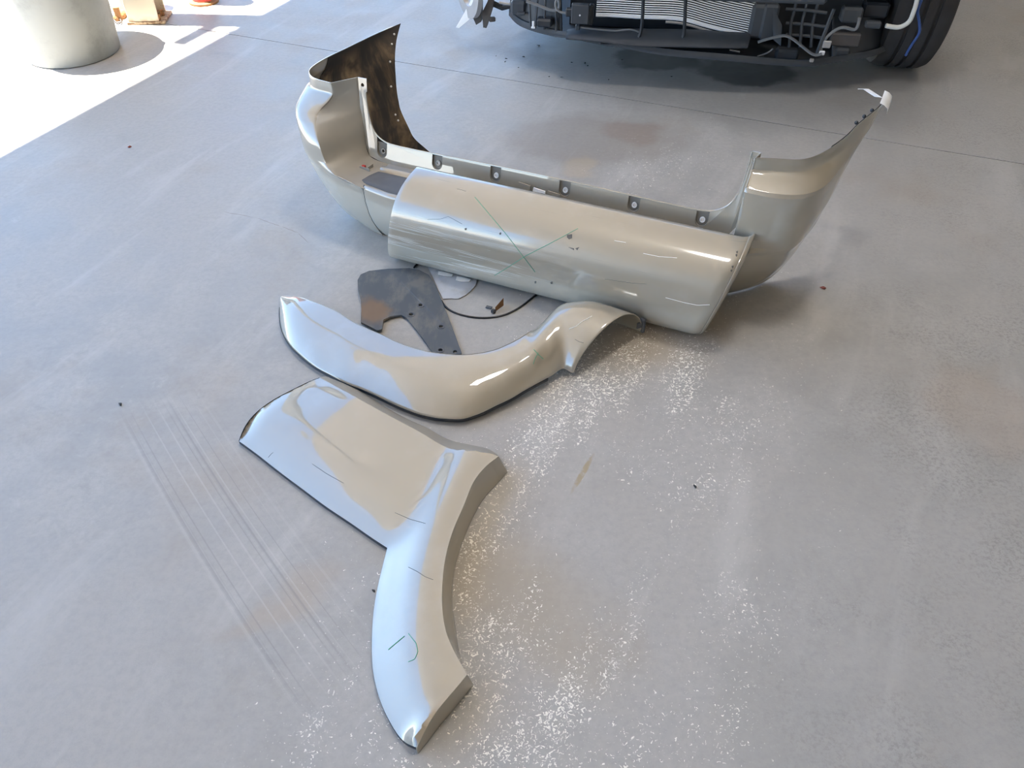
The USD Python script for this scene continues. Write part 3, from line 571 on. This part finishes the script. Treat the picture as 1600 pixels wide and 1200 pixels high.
topr = spline(np.array([at(x, y, z) for x, y, z in [(499,590,.05),(538,611,.053),(590,640,.056),(650,672,.058),(713,704,.060),(740,706,.066),(764,708,.070),(779,713,.072)]]), 50)
loop = np.vstack([ridge[:-1], endr[:-1], leftb[:-1], lefta[:-1], lend[:-1], topr[:-1]]); poly = Polygon(loop[:, :2])
groove = LineString(cspline(np.array([at(x, y, .05)[:2] for x, y in [(740,660),(725,690),(713,706),(692,748),(668,800),(648,838),(636,880),(626,940),(621,1000),(628,1060),(645,1110),(672,1150),(700,1180)]]), 300))
plate_edge = LineString(np.vstack([leftb, lefta, lend])[:, :2]); rl = LineString(np.vstack([ridge, endr])[:, :2]); tl = LineString(topr[:, :2])
gs = .0065; gx, gy = np.meshgrid(np.arange(poly.bounds[0], poly.bounds[2], gs), np.arange(poly.bounds[1], poly.bounds[3], gs)); gp = np.c_[gx.ravel(), gy.ravel()]
gall = gp; inside = shapely.contains_xy(poly.buffer(-gs * .45), gp[:, 0], gp[:, 1]); gp = gp[inside]
S3 = lambda x: np.clip(x, 0, 1) ** 2 * (3 - 2 * np.clip(x, 0, 1))
low_line = LineString(np.vstack([leftb, lefta])[:, :2]); end_line = LineString(lend[:, :2]); end_tree = cKDTree(lend[:, :2])
def zface(p):
    g = shapely.points(p); dl = shapely.distance(g, plate_edge); dr = shapely.distance(g, rl); dt = shapely.distance(g, tl); dg = shapely.distance(g, groove)
    gc = np.array(groove.coords); k = np.argmin(((p[:, None] - gc[None]) ** 2).sum(-1), 1); k = np.clip(k, 0, len(gc) - 2); tan = gc[k + 1] - gc[k]; sd = (tan[:, 0] * (p[:, 1] - gc[k, 1]) - tan[:, 1] * (p[:, 0] - gc[k, 0])); right = sd > 0
    sg = np.where(right, dg, -dg)
    io = np.where(shapely.contains_xy(poly, p[:, 0], p[:, 1]), 1.0, -1.0); d1 = shapely.distance(g, low_line); d2 = shapely.distance(g, end_line); d1 = np.where((io < 0) & (d1 < .03), -d1, d1); d2 = np.where((io < 0) & (d2 < .03), -d2, d2); S2 = lambda x: 1 - (1 - np.clip(x, -1, 1)) ** 2; ze = lend[end_tree.query(p, 9)[1], 2].mean(1)
    q1 = .036 * (1 - S2(d1 / .095)); q2 = (.054 - ze) * (1 - S2(d2 / .055)); plate = .052 - q1 - q2 + q1 * q2 / .040 + .008 * S3((np.minimum(d1, d2) - .04) / .10)
    bandup = S3((sg + .034) / .074)
    z = plate + bandup * .016
    z = z * (1 - 0) 
    bead_ = .006 * np.exp(-((dt - .012) / .007) ** 2) * (1 - bandup)
    z = np.where(dr < .03, z * S3(dr / .03) + (.070) * (1 - S3(dr / .03)) * 1.0, z)
    return z + bead_
kd = shapely.distance(shapely.points(gp), LineString(endr[:, :2]))
gf = gaussian_filter(zface(gall).reshape(gx.shape), 2.4, mode='nearest'); gz = gf.ravel()[inside]; endfall = np.interp(kd, [0, .05], [1, 0])
V = np.vstack([np.c_[gp, gz], loop]); 
tri = Delaunay(V[:, :2]).simplices; ctr = V[tri][:, :, :2].mean(1); tri = tri[shapely.contains_xy(poly, ctr[:, 0], ctr[:, 1])]
face = trimesh.Trimesh(V, tri, process=False)
if face.face_normals[:, 2].mean() < 0: face.invert()
def field_normals(p):
    dy, dx = np.gradient(gf, gs); f = RegularGridInterpolator((gy[:, 0], gx[0]), np.stack([-dx, -dy, np.ones_like(dx)], -1), bounds_error=False, fill_value=None)
    n = f(np.c_[p[:, 1], p[:, 0]]); return n / np.linalg.norm(n, axis=1, keepdims=True)
clad = thing('door_cladding', at(600, 800), 'flat champagne door cladding with a curved wheel arch arm, nearest the camera', 'body trim')
fb = face.copy(); fb.vertices = fb.vertices - [0, 0, .003]; fb.invert(); ff = cat(face, fb)
fpath = obj('panel_face', ff, M['paint'], clad, smooth=True)
fn = field_normals(V[:, :2]); UsdGeom.Mesh.Get(stage, fpath).GetNormalsAttr().Set(Vt.Vec3fArray.FromNumpy(np.vstack([fn, -fn]).astype(np.float32)))
rfloor = cspline(np.array([at(x, y, .002) for x, y in [(793,738),(772,761),(754,782),(738,811),(722.5,848),(710,895),(707,943),(710,968),(713,988),(719,1024),(731,1056),(740,1070)]]), 60)
def drop(A, B, k=6): return ruled(A, B, k)
obj('arch_return', sheet(drop(ridge, rfloor), 0.003), M['paint'], clad, label='shaded upright return along the wheel arch')
efloor = cspline(np.array([at(x, y, .002) for x, y in [(740,1070),(713,1104),(682,1141),(668,1160),(653,1178)]]), 20)
obj('end_return', sheet(drop(endr, efloor), 0.003), M['paint'], clad)
tfloor = spline(np.array([at(x, y, z) for x, y, z in [(508,588,.03),(545,602,.014),(597,633,.006),(635,654,.003),(666,668,.003),(704,688,.003),(735,695,.003),(764,702,.003),(790,728,.003)]]), 50)
obj('edge_flange', sheet(drop(topr, tfloor), 0.003), M['paint_matte'], clad)
cornerA = np.array([topr[-1], ridge[0] + [0, 0, -.001]]); obj('corner_piece', trimesh.convex.convex_hull(np.array([ridge[0], ridge[3], topr[-4], rfloor[0], rfloor[3], tfloor[-1], tfloor[-4], ridge[0] - [.02, .0, .01]])), M['paint'], clad)
for nm, L in (('left_edge', np.vstack([leftb])), ('lower_edge', lefta), ('front_edge', lend)):
    lo = L.copy(); lo[:, 2] = np.where(lo[:, 2] < .03, .002, lo[:, 2] - .02); obj('under_edge', sheet(ruled(L, lo, 3), 0.002), M['black_plastic'], clad)
LF = LinearNDInterpolator(to_px(V), np.c_[V, np.tile([0, 0, 1.0], (len(V), 1))])
mark(LF, clad, 'scratch', [(638, 886), (652, 893), (664, 901), (677, 906)], .0006, M['pen_dark'], 'dark scratch across the arm')
mark(LF, clad, 'scratch', [(617, 801), (640, 811), (665, 818)], .0006, M['pen_dark']); mark(LF, clad, 'scratch', [(488, 725), (510, 740), (537, 755)], .0006, M['pen_dark'])
mark(LF, clad, 'pen_line', [(607, 1015), (620, 1004), (632, 994)], .0012, M['pen_green'], 'short green pen stroke'); mark(LF, clad, 'pen_line', [(638, 1034), (648, 1030), (653, 1018), (650, 1005), (638, 990)], .0009, M['pen_green'])
mark(LF, clad, 'scratch', [(419, 715), (424, 709), (427, 707)], .0006, M['pen_dark'])

# ------------------------------------------------------------ mud flap, cable, film, bracket
fo = [(559,440),(564,431),(577,425),(607,420.5),(640,418),(655,420),(670,427.5),(680,442.5),(690,467.5),(707,510),(716,535),(722,551),(677,551),(670,540),(652,515),(635,495),(627,491),(610,494),(599,500),(597,514),(590,517),(580,512),(564,505),(565,485),(564,470),(560,455)]
zf = .014; fp = Polygon([at(x, y, zf)[:2] for x, y in fo]).buffer(-.006).buffer(.012).buffer(-.006)
for x, y in ((657,475),(642,490),(689,508),(688,545),(711,547)): fp = fp.difference(Point(at(x, y, zf)[:2]).buffer(.0065, 8))
def flap_place(q):
    x, y, t = q[:, 0], q[:, 1], q[:, 2]
    return np.stack([x, y, .003 + t + .010 * np.clip((-.30 - x) / .25, 0, 1) + .002 * np.sin(9 * x)], 1)
flap = thing('mud_flap', at(640, 480), 'dark grey rubber mud flap with bolt holes lying beside the wheel arch trim', 'mud flap')
obj('flap_sheet', extrude(fp.segmentize(.02), .007, flap_place), M['flap'], flap, smooth=30)
for x, y in ((657,475),(642,490),(689,508),(688,545)):
    c = at(x, y, zf); rg = Point(c[:2]).buffer(.012, 10).difference(Point(c[:2]).buffer(.0066, 10)); obj('hole_rim', extrude(rg, .0022, lambda q: flap_place(q) + [0, 0, .0062]), M['raw_plastic'], flap)

cab = cspline(np.array([at(x, y, .003) for x, y in [(700,408),(672,411),(655,412),(650,414),(647,418)]] ), 20); cab2 = cspline(np.array([at(x, y, .003) for x, y in [(690,470),(697,480),(712,489),(735,495),(757,496.5),(780,494),(800,487),(818,476),(832,465),(842,458)]]), 60)
cth = thing('black_cable', at(757, 496), 'thin black cable curving out from under the leaning panel', 'cable')
obj('cable_run', tube(cab2, .003, 8), M['cable'], cth); obj('cable_end', tube(cab, .003, 8), M['cable'], cth)

film = thing('torn_film', at(710, 450), 'torn grey plastic film with two white labels, half under the leaning panel', 'film')
fpx = [(668,416),(690,420),(715,425),(746,434),(743,446),(735,455),(728,461),(716,467),(705,466.5),(692,467),(684,452),(676,432)]
fpo = Polygon([at(x, y, .003)[:2] for x, y in fpx]); gx, gy = np.meshgrid(np.arange(fpo.bounds[0], fpo.bounds[2], .012), np.arange(fpo.bounds[1], fpo.bounds[3], .012)); gq = np.c_[gx.ravel(), gy.ravel()]; gq = gq[shapely.contains_xy(fpo, gq[:, 0], gq[:, 1])]
bq = np.array(fpo.segmentize(.012).exterior.coords)[:-1]; v2 = np.vstack([gq, bq]); fz_ = .003 + .005 * meshkit.fbm(np.c_[v2 * 14, np.zeros(len(v2))], 3, 5) * np.clip(shapely.distance(shapely.points(v2), fpo.exterior) / .02 + .25, 0, 1)
tr = Delaunay(v2).simplices; cc_ = v2[tr].mean(1); tr = tr[shapely.contains_xy(fpo, cc_[:, 0], cc_[:, 1])]; fmh = trimesh.Trimesh(np.c_[v2, fz_], tr, process=False)
if fmh.face_normals[:, 2].mean() < 0: fmh.invert()
lo = fmh.copy(); lo.vertices = lo.vertices - [0, 0, .0012]; lo.invert(); obj('film_sheet', cat(fmh, lo), M['film'], film, smooth=40)
for px in ([(685,424),(697,426),(708,429),(706,432),(695,431.5),(684.5,429)], [(714,432),(725,434),(736,437),(733,440),(722,440),(712,438)]):
    lp = Polygon([at(x, y, .008)[:2] for x, y in px]); obj('label_patch', extrude(lp, .0015, lambda q: q + [0, 0, .0078]), M['white'], film, label='small white paper label', smooth=False)

br = thing('metal_clip', at(775, 484), 'small rusty angle clip with a bolt lying inside the loop of cable', 'bracket')
a0, a1 = at(774, 487, .002), at(786, 478, .002); dv = a1 - a0
up = [a0, a1, a1 + [0, 0, .030], a0 + [0, 0, .018]]; m = trimesh.convex.convex_hull(np.vstack([up, np.array(up) + [.002, .003, 0]])); obj('clip_plate', m, M['rust'], br, smooth=False)
obj('bolt_head', cat(cyl(at(772, 486, .004), at(772, 486, .004) + [-.004, -.006, .003], .008, 6), cyl(at(772, 486, .004) + [-.004, -.006, .003], at(772, 486, .004) + [-.006, -.009, .004], .005, 12)), M['dark_steel'], br, smooth=False)
obj('clip_tab', rbox((.020, .012, .003), at(764, 480, .004), -.4, .001), M['raw_plastic'], br)

# ------------------------------------------------------------ loose scraps on the floor
def scrap(px, py, size, mat, label, category, seed):
    r = np.random.default_rng(seed); p = r.normal(size=(14, 3)) * [1, .55, .28]; p /= np.abs(p).max(0); p *= np.array([1, .6, .3]) * size
    a = r.uniform(0, 3.1); c, s_ = math.cos(a), math.sin(a); p[:, :2] = p[:, :2] @ np.array([[c, s_], [-s_, c]])
    h = trimesh.convex.convex_hull(p); b = at(px, py); h.apply_translation(b - [0, 0, h.bounds[0, 2] - .0005]); return h, mat, label, category
SCR = [(203, 230, .012, 'leaf_red', 'tiny red scrap on the bare floor near the edge of the sunlight', 'scrap', 'red_scrap'),
       (1286, 451, .012, 'leaf_red', 'tiny dark red scrap on the floor beyond the near end of the bumper', 'scrap', 'red_scrap'),
       (189, 633, .011, 'debris', 'black crumb beside the curved tyre scrub marks', 'debris', 'crumb'),
       (1085, 761, .008, 'debris', 'brown crumb among the thickest white flecks', 'debris', 'crumb'),
       (584, 923, .006, 'debris', 'black crumb just left of the door cladding arm', 'debris', 'crumb')]
for i, (x, y, sz_, mt, lb, ct, nm) in enumerate(SCR):
    h, m_, l_, c_ = scrap(x, y, sz_, M[mt], lb, ct, 40 + i); obj(nm, h, m_, label=l_, category=c_, smooth=False)
for i, (x, y, sz_) in enumerate([(842, 72, .022), (791, 92, .012), (789, 97, .010), (810, 106, .009), (818, 89, .013), (858, 120, .009), (878, 121, .012), (914, 99, .013), (918, 103, .010), (951, 125, .014), (972, 94, .012), (1050, 120, .012), (893, 98, .012), (775, 88, .009)]):
    h, m_, l_, c_ = scrap(x, y, sz_ * .6, M['debris'], '', 'debris', 80 + i); obj('floor_crumb', h, m_, label='dark crumb on the floor between the bumper and the car', category='debris', group='dark crumbs in front of the car', smooth=False)

# ------------------------------------------------------------ the bin, the post and the red bollard in the sun
bl, brt = at(45, 100), at(183, 62); bc = (bl + brt) / 2; bc[2] = 0; br_ = np.linalg.norm((brt - bl)[:2]) / 2 * .99
tb = thing('grey_bin', bc, 'big round grey plastic bin standing in the sunlight', 'bin')
rt = br_ * 1.20
obj('bin_body', lathe([(0, .004), (br_ - .012, .0), (br_ - .002, .004), (br_, .016), (br_ + (rt - br_) * .45, .34), (rt - .004, .68), (rt - .002, .70), (rt - .006, .70), (br_ - .01 + (rt - br_) * .45, .34), (br_ - .01, .02), (0, .012)], bc, 64), M['bin'], tb, smooth=45)
obj('bin_rim', lathe([(rt - .006, .685), (rt + .014, .685), (rt + .017, .695), (rt + .014, .715), (rt + .002, .72), (rt - .008, .712), (rt - .006, .685)], bc, 64), M['bin'], tb, smooth=45)
for a in (0.4, 0.4 + math.pi):
    hp = [bc + [math.cos(a + t) * (rt + .03 * math.cos(t * 9)), math.sin(a + t) * (rt + .03 * math.cos(t * 9)), .63] for t in np.linspace(-.16, .16, 9)]
    obj('bin_handle', tube(np.array(hp), .011, 8), M['bin'], tb)
pb = at(232, 30); pb[2] = 0
post = thing('cream_post', pb, 'cream steel roof post with a rusty foot standing in the sun', 'post')
pw = .105
hs = [rbox((.16, .012, ROOF_Z - .02), pb + [0, -.074, ROOF_Z / 2 + .005], 0), rbox((.16, .012, ROOF_Z - .02), pb + [0, .074, ROOF_Z / 2 + .005], 0), rbox((.010, .140, ROOF_Z - .02), pb + [0, 0, ROOF_Z / 2 + .005], 0)]
RZ = EANG - math.pi / 2
for m in hs: m.apply_translation(-pb); m.apply_transform(trimesh.transformations.rotation_matrix(RZ + .5, [0, 0, 1])); m.apply_translation(pb)
obj('post_shaft', cat(hs), M['cream_post'], post, smooth=20)
obj('foot_plate', rbox((.20, .17, .016), pb + [0.01, 0, .008], RZ + .5), M['plate_rust'], post, label='rusty base plate')
for sx in (-.07, .08):
    for sy in (-.08, .08): obj('anchor_bolt', cyl(pb + [sx, sy * .4 - .02, .016], pb + [sx, sy * .4 - .02, .045], .010, 6), M['rust'], post, smooth=False)
gp_ = at(190, 17); gp_[2] = 0
gb = thing('cream_guard', gp_, 'chipped cream bollard with rust at its foot, left of the steel post', 'bollard')
obj('guard_body', lathe([(0, 0), (.068, 0), (.072, .006), (.070, .04), (.068, .9), (.062, .95), (.04, .985), (0, 1.0)], gp_ + [0, .04, 0], 36), M['cream_post'], gb, smooth=50)
obj('rust_clump', cat(*[trimesh.creation.icosphere(1, .018 + .008 * rng.random()).apply_translation(at(183 + 6 * k, 28 - 3 * k, .012)) for k in range(3)], rbox((.03, .01, .07), at(184, 22, .035), .3)), M['rust'], gb, smooth=False)
wl = cspline(np.array([at(x, y, .01) for x, y in [(169,17),(175,26),(181,34),(187,36),(189,32),(186,29)]]), 30)
obj('wire_loop', tube(wl, .004, 6), M['dark_steel'], gb)
rp = at(319, 3); rp[2] = 0
rb = thing('red_bollard', rp, 'red bollard at the top edge of the picture, in the sun', 'bollard')
obj('bollard_tube', lathe([(0, 0), (.060, 0), (.062, .004), (.055, .03), (.055, 1.0), (.05, 1.03), (.03, 1.05), (0, 1.055)], rp, 32), M['red_post'], rb, smooth=50)
obj('bollard_foot', lathe([(0, 0), (.082, 0), (.082, .010), (.058, .016), (0, .016)], rp, 32), M['rust'], rb, smooth=30)

# ------------------------------------------------------------ the dismantled car front at the top of the picture
CY = math.radians(-8); CU = np.array([math.cos(CY), math.sin(CY), 0]); CV = np.array([-CU[1], CU[0], 0]); C0 = np.array([0.95, 3.55, 0])
def C(px, py, back=0.0): return on_plane(px, py, C0 + CV * back, CV)
def Cs(lst, back=0.0, n=24, f=cspline): return f(np.array([C(*p[:2], p[2] if len(p) > 2 else back) for p in lst]), n)
car = thing('dismantled_car', C0 + CV * 1.0, 'dark car front with its bumper removed, radiator and wiring exposed', 'car')
tray = [(795,24,.30),(807,37,.22),(827,47,.16),(870,58,.10),(895,61,.07),(932,69,.05),(970,75,.03),(1020,84,.01),(1070,90,0),(1120,94,0),(1187,100,.02),(1225,103,.04),(1262,104,.06),(1300,99,.12),(1350,91,.18),(1370,86,.22),(1390,77,.28)]
e = Cs(tray, 0, 80); e2 = e + CV * .10 + [0, 0, .03]; e3 = e + CV * .75 + [0, 0, .02]; e0 = e + CV * .012 + [0, 0, .026]
obj('undertray', sheet(np.array([e0, e, e + CV * .02 - [0, 0, .004], e3]), .004), M['dusty_black'], car, label='dusty black undertray with a curved front edge')
ft = Cs([(885,55,.06),(899,53,.06),(934,53,.05),(992,54,.05),(1080,55,.05),(1140,59,.05),(1172,60,.06)], 0, 40); fbm_ = Cs([(884,60,.02),(915,62.5,.01),(942,65,0),(992,71,0),(1055,72.5,0),(1110,74,0),(1168,74,.02)], 0, 40)
obj('lower_crossmember', sheet(np.array([ft + CV * .06, ft, fbm_, fbm_ + CV * .03 - [0, 0, .012]]), .004, flip=True), M['dusty_black'], car, smooth=25)
bar = [(931,24),(960,25),(1005,27.5),(1040,28.5),(1072,32),(1097,39),(1135,48.5),(1170,56)]
bt = Cs(bar, .13, 50); obj('condenser_rail', tube(bt, .0065, 8), M['aluminium'], car, label='bent bright bottom rail of the condenser')
lower = Cs([(x, y + 5 + (x - 930) * .008) for x, y in bar], .12, 50); obj('condenser_rail', tube(lower[22:], .006, 8), M['steel'], car)
upv = C(1050, 10, .13) - C(1050, 13.6, .13); upv = np.array([0, 0, upv[2]])
for k in range(1, 26):
    q = bt + upv * k * .98
    obj('condenser_tube', tube(q, [.0026] * 50, 5), M['aluminium'], car)
bk = np.array([bt + CV * .010 - upv * .2, bt + CV * .010 + upv * 26]); obj('cooling_fins', sheet(bk, .03, flip=grid_normals(bk)[0, 0] @ CV > 0), M['fin_dark'], car)
for lst in ([(1006,-40),(1005,3),(1004,25),(1002,46),(1000,54),(996,62)], [(1073,-35),(1071,8),(1070,32),(1069,50),(1067,58),(1058,70)]):
    q = Cs([(x, y, .04) for x, y in lst], .04, 20); obj('grille_strut', tube(q, .0085, 6), M['black_plastic'], car)
bb = [C(915, -9, -.02), C(1290, 3, -.02)]; mid = (bb[0] + bb[1]) / 2
bx = bb[1] - bb[0]; bxn = bx / np.linalg.norm(bx); Rb = np.array([bxn, np.cross([0, 0, 1], bxn), np.cross(bxn, np.cross([0, 0, 1], bxn))]).T
for c_ in range(3): Rb[:, c_] /= np.linalg.norm(Rb[:, c_])
obj('crash_beam', rbox((np.linalg.norm(bx), .07, .13), mid + [0, 0, .062], R=Rb, bev=.012), M['dusty_black'], car, smooth=30)
def slabbox(px0, py0, px1, py1, back, depth, mat, name, bev=.004, label=None, parent=None):
    a, b = C(px0, py0, back), C(px1, py1, back); w = (b - a) @ CU; h = a[2] - b[2]
    c = a + CU * w / 2 + CV * depth / 2; c[2] = (a[2] + b[2]) / 2
    return obj(name, rbox((abs(w), depth, abs(h)), c, CY, bev), mat, parent or car, label=label, smooth=30)
md = slabbox(893, 7, 919, 39, .03, .03, M['dusty_black'], 'control_module', label='square grey sensor box')
obj('module_bolt', cyl(C(906, 24, .03), C(906, 24, .026), .004, 8), M['clip_and_hole_white'], md)
slabbox(884, 14, 894, 27, .05, .03, M['black_plastic'], 'module_plug'); slabbox(899, 40, 906, 48, .05, .025, M['dusty_black'], 'module_bracket'); slabbox(921, 8, 926, 40, .06, .03, M['black_plastic'], 'module_bracket')
# left side: fender liner ribs, hoses, lamp bracket
obj('liner', sheet(np.array([Cs([(797,-30,.32),(812,-35,.26),(840,-40,.22),(875,-40,.18)], 0, 16), Cs([(797,20,.30),(812,36,.22),(840,48,.16),(878,56,.12)], 0, 16)]), .01), M['black_plastic'], car)
for x0, y0, x1, y1 in ((827, -6, 829, 44), (840, -2, 836, 44), (852, 0, 850, 46), (869, 10, 869, 58)):
    obj('liner_rib', tube(np.array([C(x0, y0, .14), C(x1, y1, .11)]), .0055, 6), M['dusty_black'], car)
slabbox(797, 2, 822, 26, .20, .08, M['dusty_black'], 'lamp_bracket', .012); slabbox(838, 30, 862, 44, .10, .05, M['black_plastic'], 'vent_box', .01); slabbox(808, 20, 820, 24, .18, .02, M['dusty_black'], 'liner_tab')
obj('drain_hose', tube(Cs([(822,2),(835,6),(850,12),(862,16),(872,14),(874,4),(868,-10)], .10, 30), .007, 8), M['grey_wire'], car)
obj('drain_hose', tube(Cs([(884,20),(876,19),(870,14),(868,6),(872,-6)], .07, 20), .0055, 8), M['grey_wire'], car)
obj('white_bracket', cat(rbox((.010, .006, .028), C(833, 38, .09), CY), rbox((.018, .006, .008), C(833, 43, .09), CY)), M['clip_and_hole_white'], car)
obj('wire', tube(Cs([(905,42),(925,45),(945,47),(965,48),(985,46),(998,50)], .06, 24), .004, 6), M['grey_wire'], car)
# right side: duct, lattice bracket, cooler plate, wiring
slabbox(1178, 8, 1192, 62, .10, .06, M['dusty_black'], 'side_duct', .012); slabbox(1196, 8, 1208, 64, .09, .05, M['dusty_black'], 'side_duct', .010)
obj('duct_bracket', cat(*[sheet(np.array([[C(1208, 12, .05), C(1222, 40, .05)], [C(1208, 62, .05), C(1220, 72, .05)]]), .006)]), M['dusty_black'], car)
for x in (1236, 1253, 1270): obj('lattice_bar', tube(np.array([C(x + 14, -20, .16), C(x, 36, .14), C(x - 3, 74, .12)]), .007, 6), M['dusty_black'], car)
for y in (16, 38, 56): obj('lattice_bar', tube(np.array([C(1228, y - 2, .15), C(1262, y, .14), C(1292, y + 4, .13)]), .007, 6), M['dusty_black'], car)
obj('brace_bar', tube(np.array([C(1303, 14, .08), C(1290, 48, .07), C(1276, 84, .06)]), .008, 6), M['dusty_black'], car)
slabbox(1300, 52, 1342, 74, .10, .03, M['dark_steel'], 'cooler_plate', .006); slabbox(1318, 12, 1345, 38, .14, .05, M['dusty_black'], 'side_bracket', .01); slabbox(1354, 34, 1376, 46, .12, .03, M['dusty_black'], 'side_bracket', .006); slabbox(1352, 4, 1386, 30, .2, .05, M['black_plastic'], 'side_bracket', .01)
slabbox(1214, 78, 1246, 96, .10, .05, M['dusty_black'], 'undertray_box', .01); slabbox(1306, 76, 1326, 92, .16, .05, M['dusty_black'], 'undertray_box', .01)
obj('loom', tube(Cs([(1184,66),(1196,62),(1212,58),(1228,56),(1243,64),(1258,76),(1274,86),(1284,84)], .05, 40), .0065, 8), M['grey_wire'], car)
obj('loom', tube(Cs([(1282,86),(1284,72),(1292,58),(1304,48),(1320,43),(1336,46),(1341,38),(1343,28)], .07, 40), .007, 8), M['grey_wire'], car)
slabbox(1287, 64, 1297, 76, .055, .015, M['steel'], 'plug', .003); slabbox(1281, 80, 1288, 87, .05, .012, M['clip_and_hole_white'], 'plug', .003); slabbox(1266, 92, 1271, 98, .05, .012, M['steel'], 'plug', .003)
obj('loom', tube(Cs([(1183,88),(1200,82),(1208,76)], .07, 12), .004, 6), M['grey_wire'], car); obj('stay', tube(np.array([C(1140, 78, .06), C(1156, 81, .06)]), .004, 6), M['steel'], car)
slabbox(1091, 86, 1111, 90, .02, .02, M['dusty_black'], 'tow_tab', .003); slabbox(938, 68, 958, 71, .04, .02, M['dusty_black'], 'tow_tab', .003)
obj('washer_hose', tube(Cs([(1384,40),(1394,42),(1404,42.5),(1412,40),(1421,33),(1427,20),(1431,8),(1434,-6)], .10, 40), .0095, 10), M['white_hose'], car, label='pale curved washer hose')
obj('blue_wire', tube(Cs([(1440,0),(1434,18),(1435,26),(1437,40),(1436,52),(1430,62),(1421,76),(1415,87)], .12, 40), .006, 8), M['blue_wire'], car, label='blue wire hanging by the tyre')
obj('wheel_liner', sheet(np.array([Cs([(1300,-30,.30),(1350,-34,.30),(1395,-34,.34),(1425,-30,.4)], 0, 16), Cs([(1300,94,.15),(1350,86,.2),(1376,72,.28),(1400,44,.36)], 0, 16)]), .01), M['black_plastic'], car)
# the tyre
ta, tbx = at(1362, 118), at(1440, 114); tw = np.linalg.norm((tbx - ta)[:2]); tc = (ta + tbx) / 2 + CV * .16; tR = .345; tc[2] = tR - .004
TD = np.array([math.cos(math.radians(-12)), math.sin(math.radians(-12)), 0])
profile = [(.20, -.5), (.26, -.53), (.305, -.52), (.330, -.47), (.341, -.38), (.345, -.30)]
g_ = [-.22, -.02, .20]
mid_ = []
for gx_ in g_: mid_ += [(.345, gx_ - .035), (.336, gx_ - .03), (.336, gx_ + .03), (.345, gx_ + .035)]
profile = [(r, a * tw) for r, a in profile] + [(r, a * tw) for r, a in mid_] + [(r, -a * tw) for r, a in reversed(profile)]
ty = lathe(profile, (0, 0, 0), 72, 'x'); ty.apply_transform(trimesh.transformations.rotation_matrix(math.radians(-12), [0, 0, 1])); ty.apply_translation(tc); obj('tyre', ty, M['rubber'], car, label='worn brown-black front tyre', smooth=30)
wh = lathe([(.20, -.4 * tw), (.205, -.42 * tw), (.19, -.36 * tw), (.06, -.1 * tw), (0, -.1 * tw), (0, .2 * tw), (.19, .3 * tw), (.205, .42 * tw)], (0, 0, 0), 40, 'x'); wh.apply_transform(trimesh.transformations.rotation_matrix(math.radians(-12), [0, 0, 1])); wh.apply_translation(tc); obj('wheel_rim', wh, M['steel'], car, smooth=35)
# the bare hub on the other side
kn = [C(748, 2, .35), C(745, 20, .33), C(741, 34, .33), C(750, 38, .33)]
obj('hub_carrier', cat(trimesh.convex.convex_hull(np.vstack([np.array([C(739, -20, .33), C(752, -20, .33), C(740, 30, .33), C(744, 39, .33), C(752, 34, .33), C(750, 16, .33)]), np.array([C(739, -20, .33), C(752, -20, .33), C(740, 30, .33), C(744, 39, .33), C(752, 34, .33)]) + CV * .05])),
    trimesh.convex.convex_hull(np.vstack([np.array([C(753, 20, .30), C(769, -8, .30), C(773, -20, .30), C(755, 43, .30), C(760, 44, .30), C(770, 12, .30)]), np.array([C(753, 20, .30), C(769, -8, .30), C(755, 43, .30), C(760, 44, .30), C(770, 12, .30)]) + CV * .04])),
    rbox((.03, .02, .02), C(769, 30, .31), .3)), M['dark_steel'], car, label='rusty bare hub carrier', smooth=False)
obj('track_rod', tube(np.array([C(762, 2, .33), C(785, 12, .34), C(800, 8, .34)]), .014, 8), M['black_plastic'], car)
obj('track_rod', tube(np.array([C(780, 4, .30), C(790, 6, .30), C(800, 7, .30)]), .006, 8), M['steel'], car)
dsk = lathe([(.10, -.012), (.155, -.012), (.155, .012), (.10, .012), (.10, -.012)], (0, 0, 0), 48, 'x'); dsk.apply_transform(trimesh.transformations.rotation_matrix(math.radians(24), [0, 0, 1])); dc = C(733, 8, .36) + [0, 0, .10]; dsk.apply_translation(dc); obj('brake_disc', dsk, M['steel'], car, smooth=35)
obj('splash_plate', sheet(np.array([[C(744, -20, .36), C(748, -20, .34)], [C(733, 6, .36), C(739, 6, .34)], [C(722, 26, .36), C(736, 28, .34)], [C(712, 43, .36), C(717, 44, .355)]]), .003), M['white'], car, label='pale splash plate behind the hub')
# dark engine bay, body and cabin above, out of the picture but shading the floor
def car_prism(prof_, w0, w1):
    P_ = Polygon(prof_); m = trimesh.creation.extrude_polygon(P_, w1 - w0, engine='earcut'); q = np.array(m.vertices)
    m.vertices = C0 + CV * q[:, 0:1] + CU * (q[:, 2:3] + w0) + np.array([0, 0, 1.0]) * q[:, 1:2]; m.fix_normals(); return m
obj('engine_bay', car_prism([(.24, .20), (.24, .60), (1.1, .80), (1.1, .20)], -.72, .62), M['black_plastic'], car, smooth=False)
obj('body_shell', cat(car_prism([(.10, .52), (.02, .75), (.10, 1.05), (1.25, 1.18), (1.75, 1.65), (2.2, 1.76), (4.2, 1.74), (4.6, 1.2), (4.62, .4), (1.15, .36), (.95, .72), (.35, .55)], -.93, .86)), M['black_plastic'], car, smooth=False)
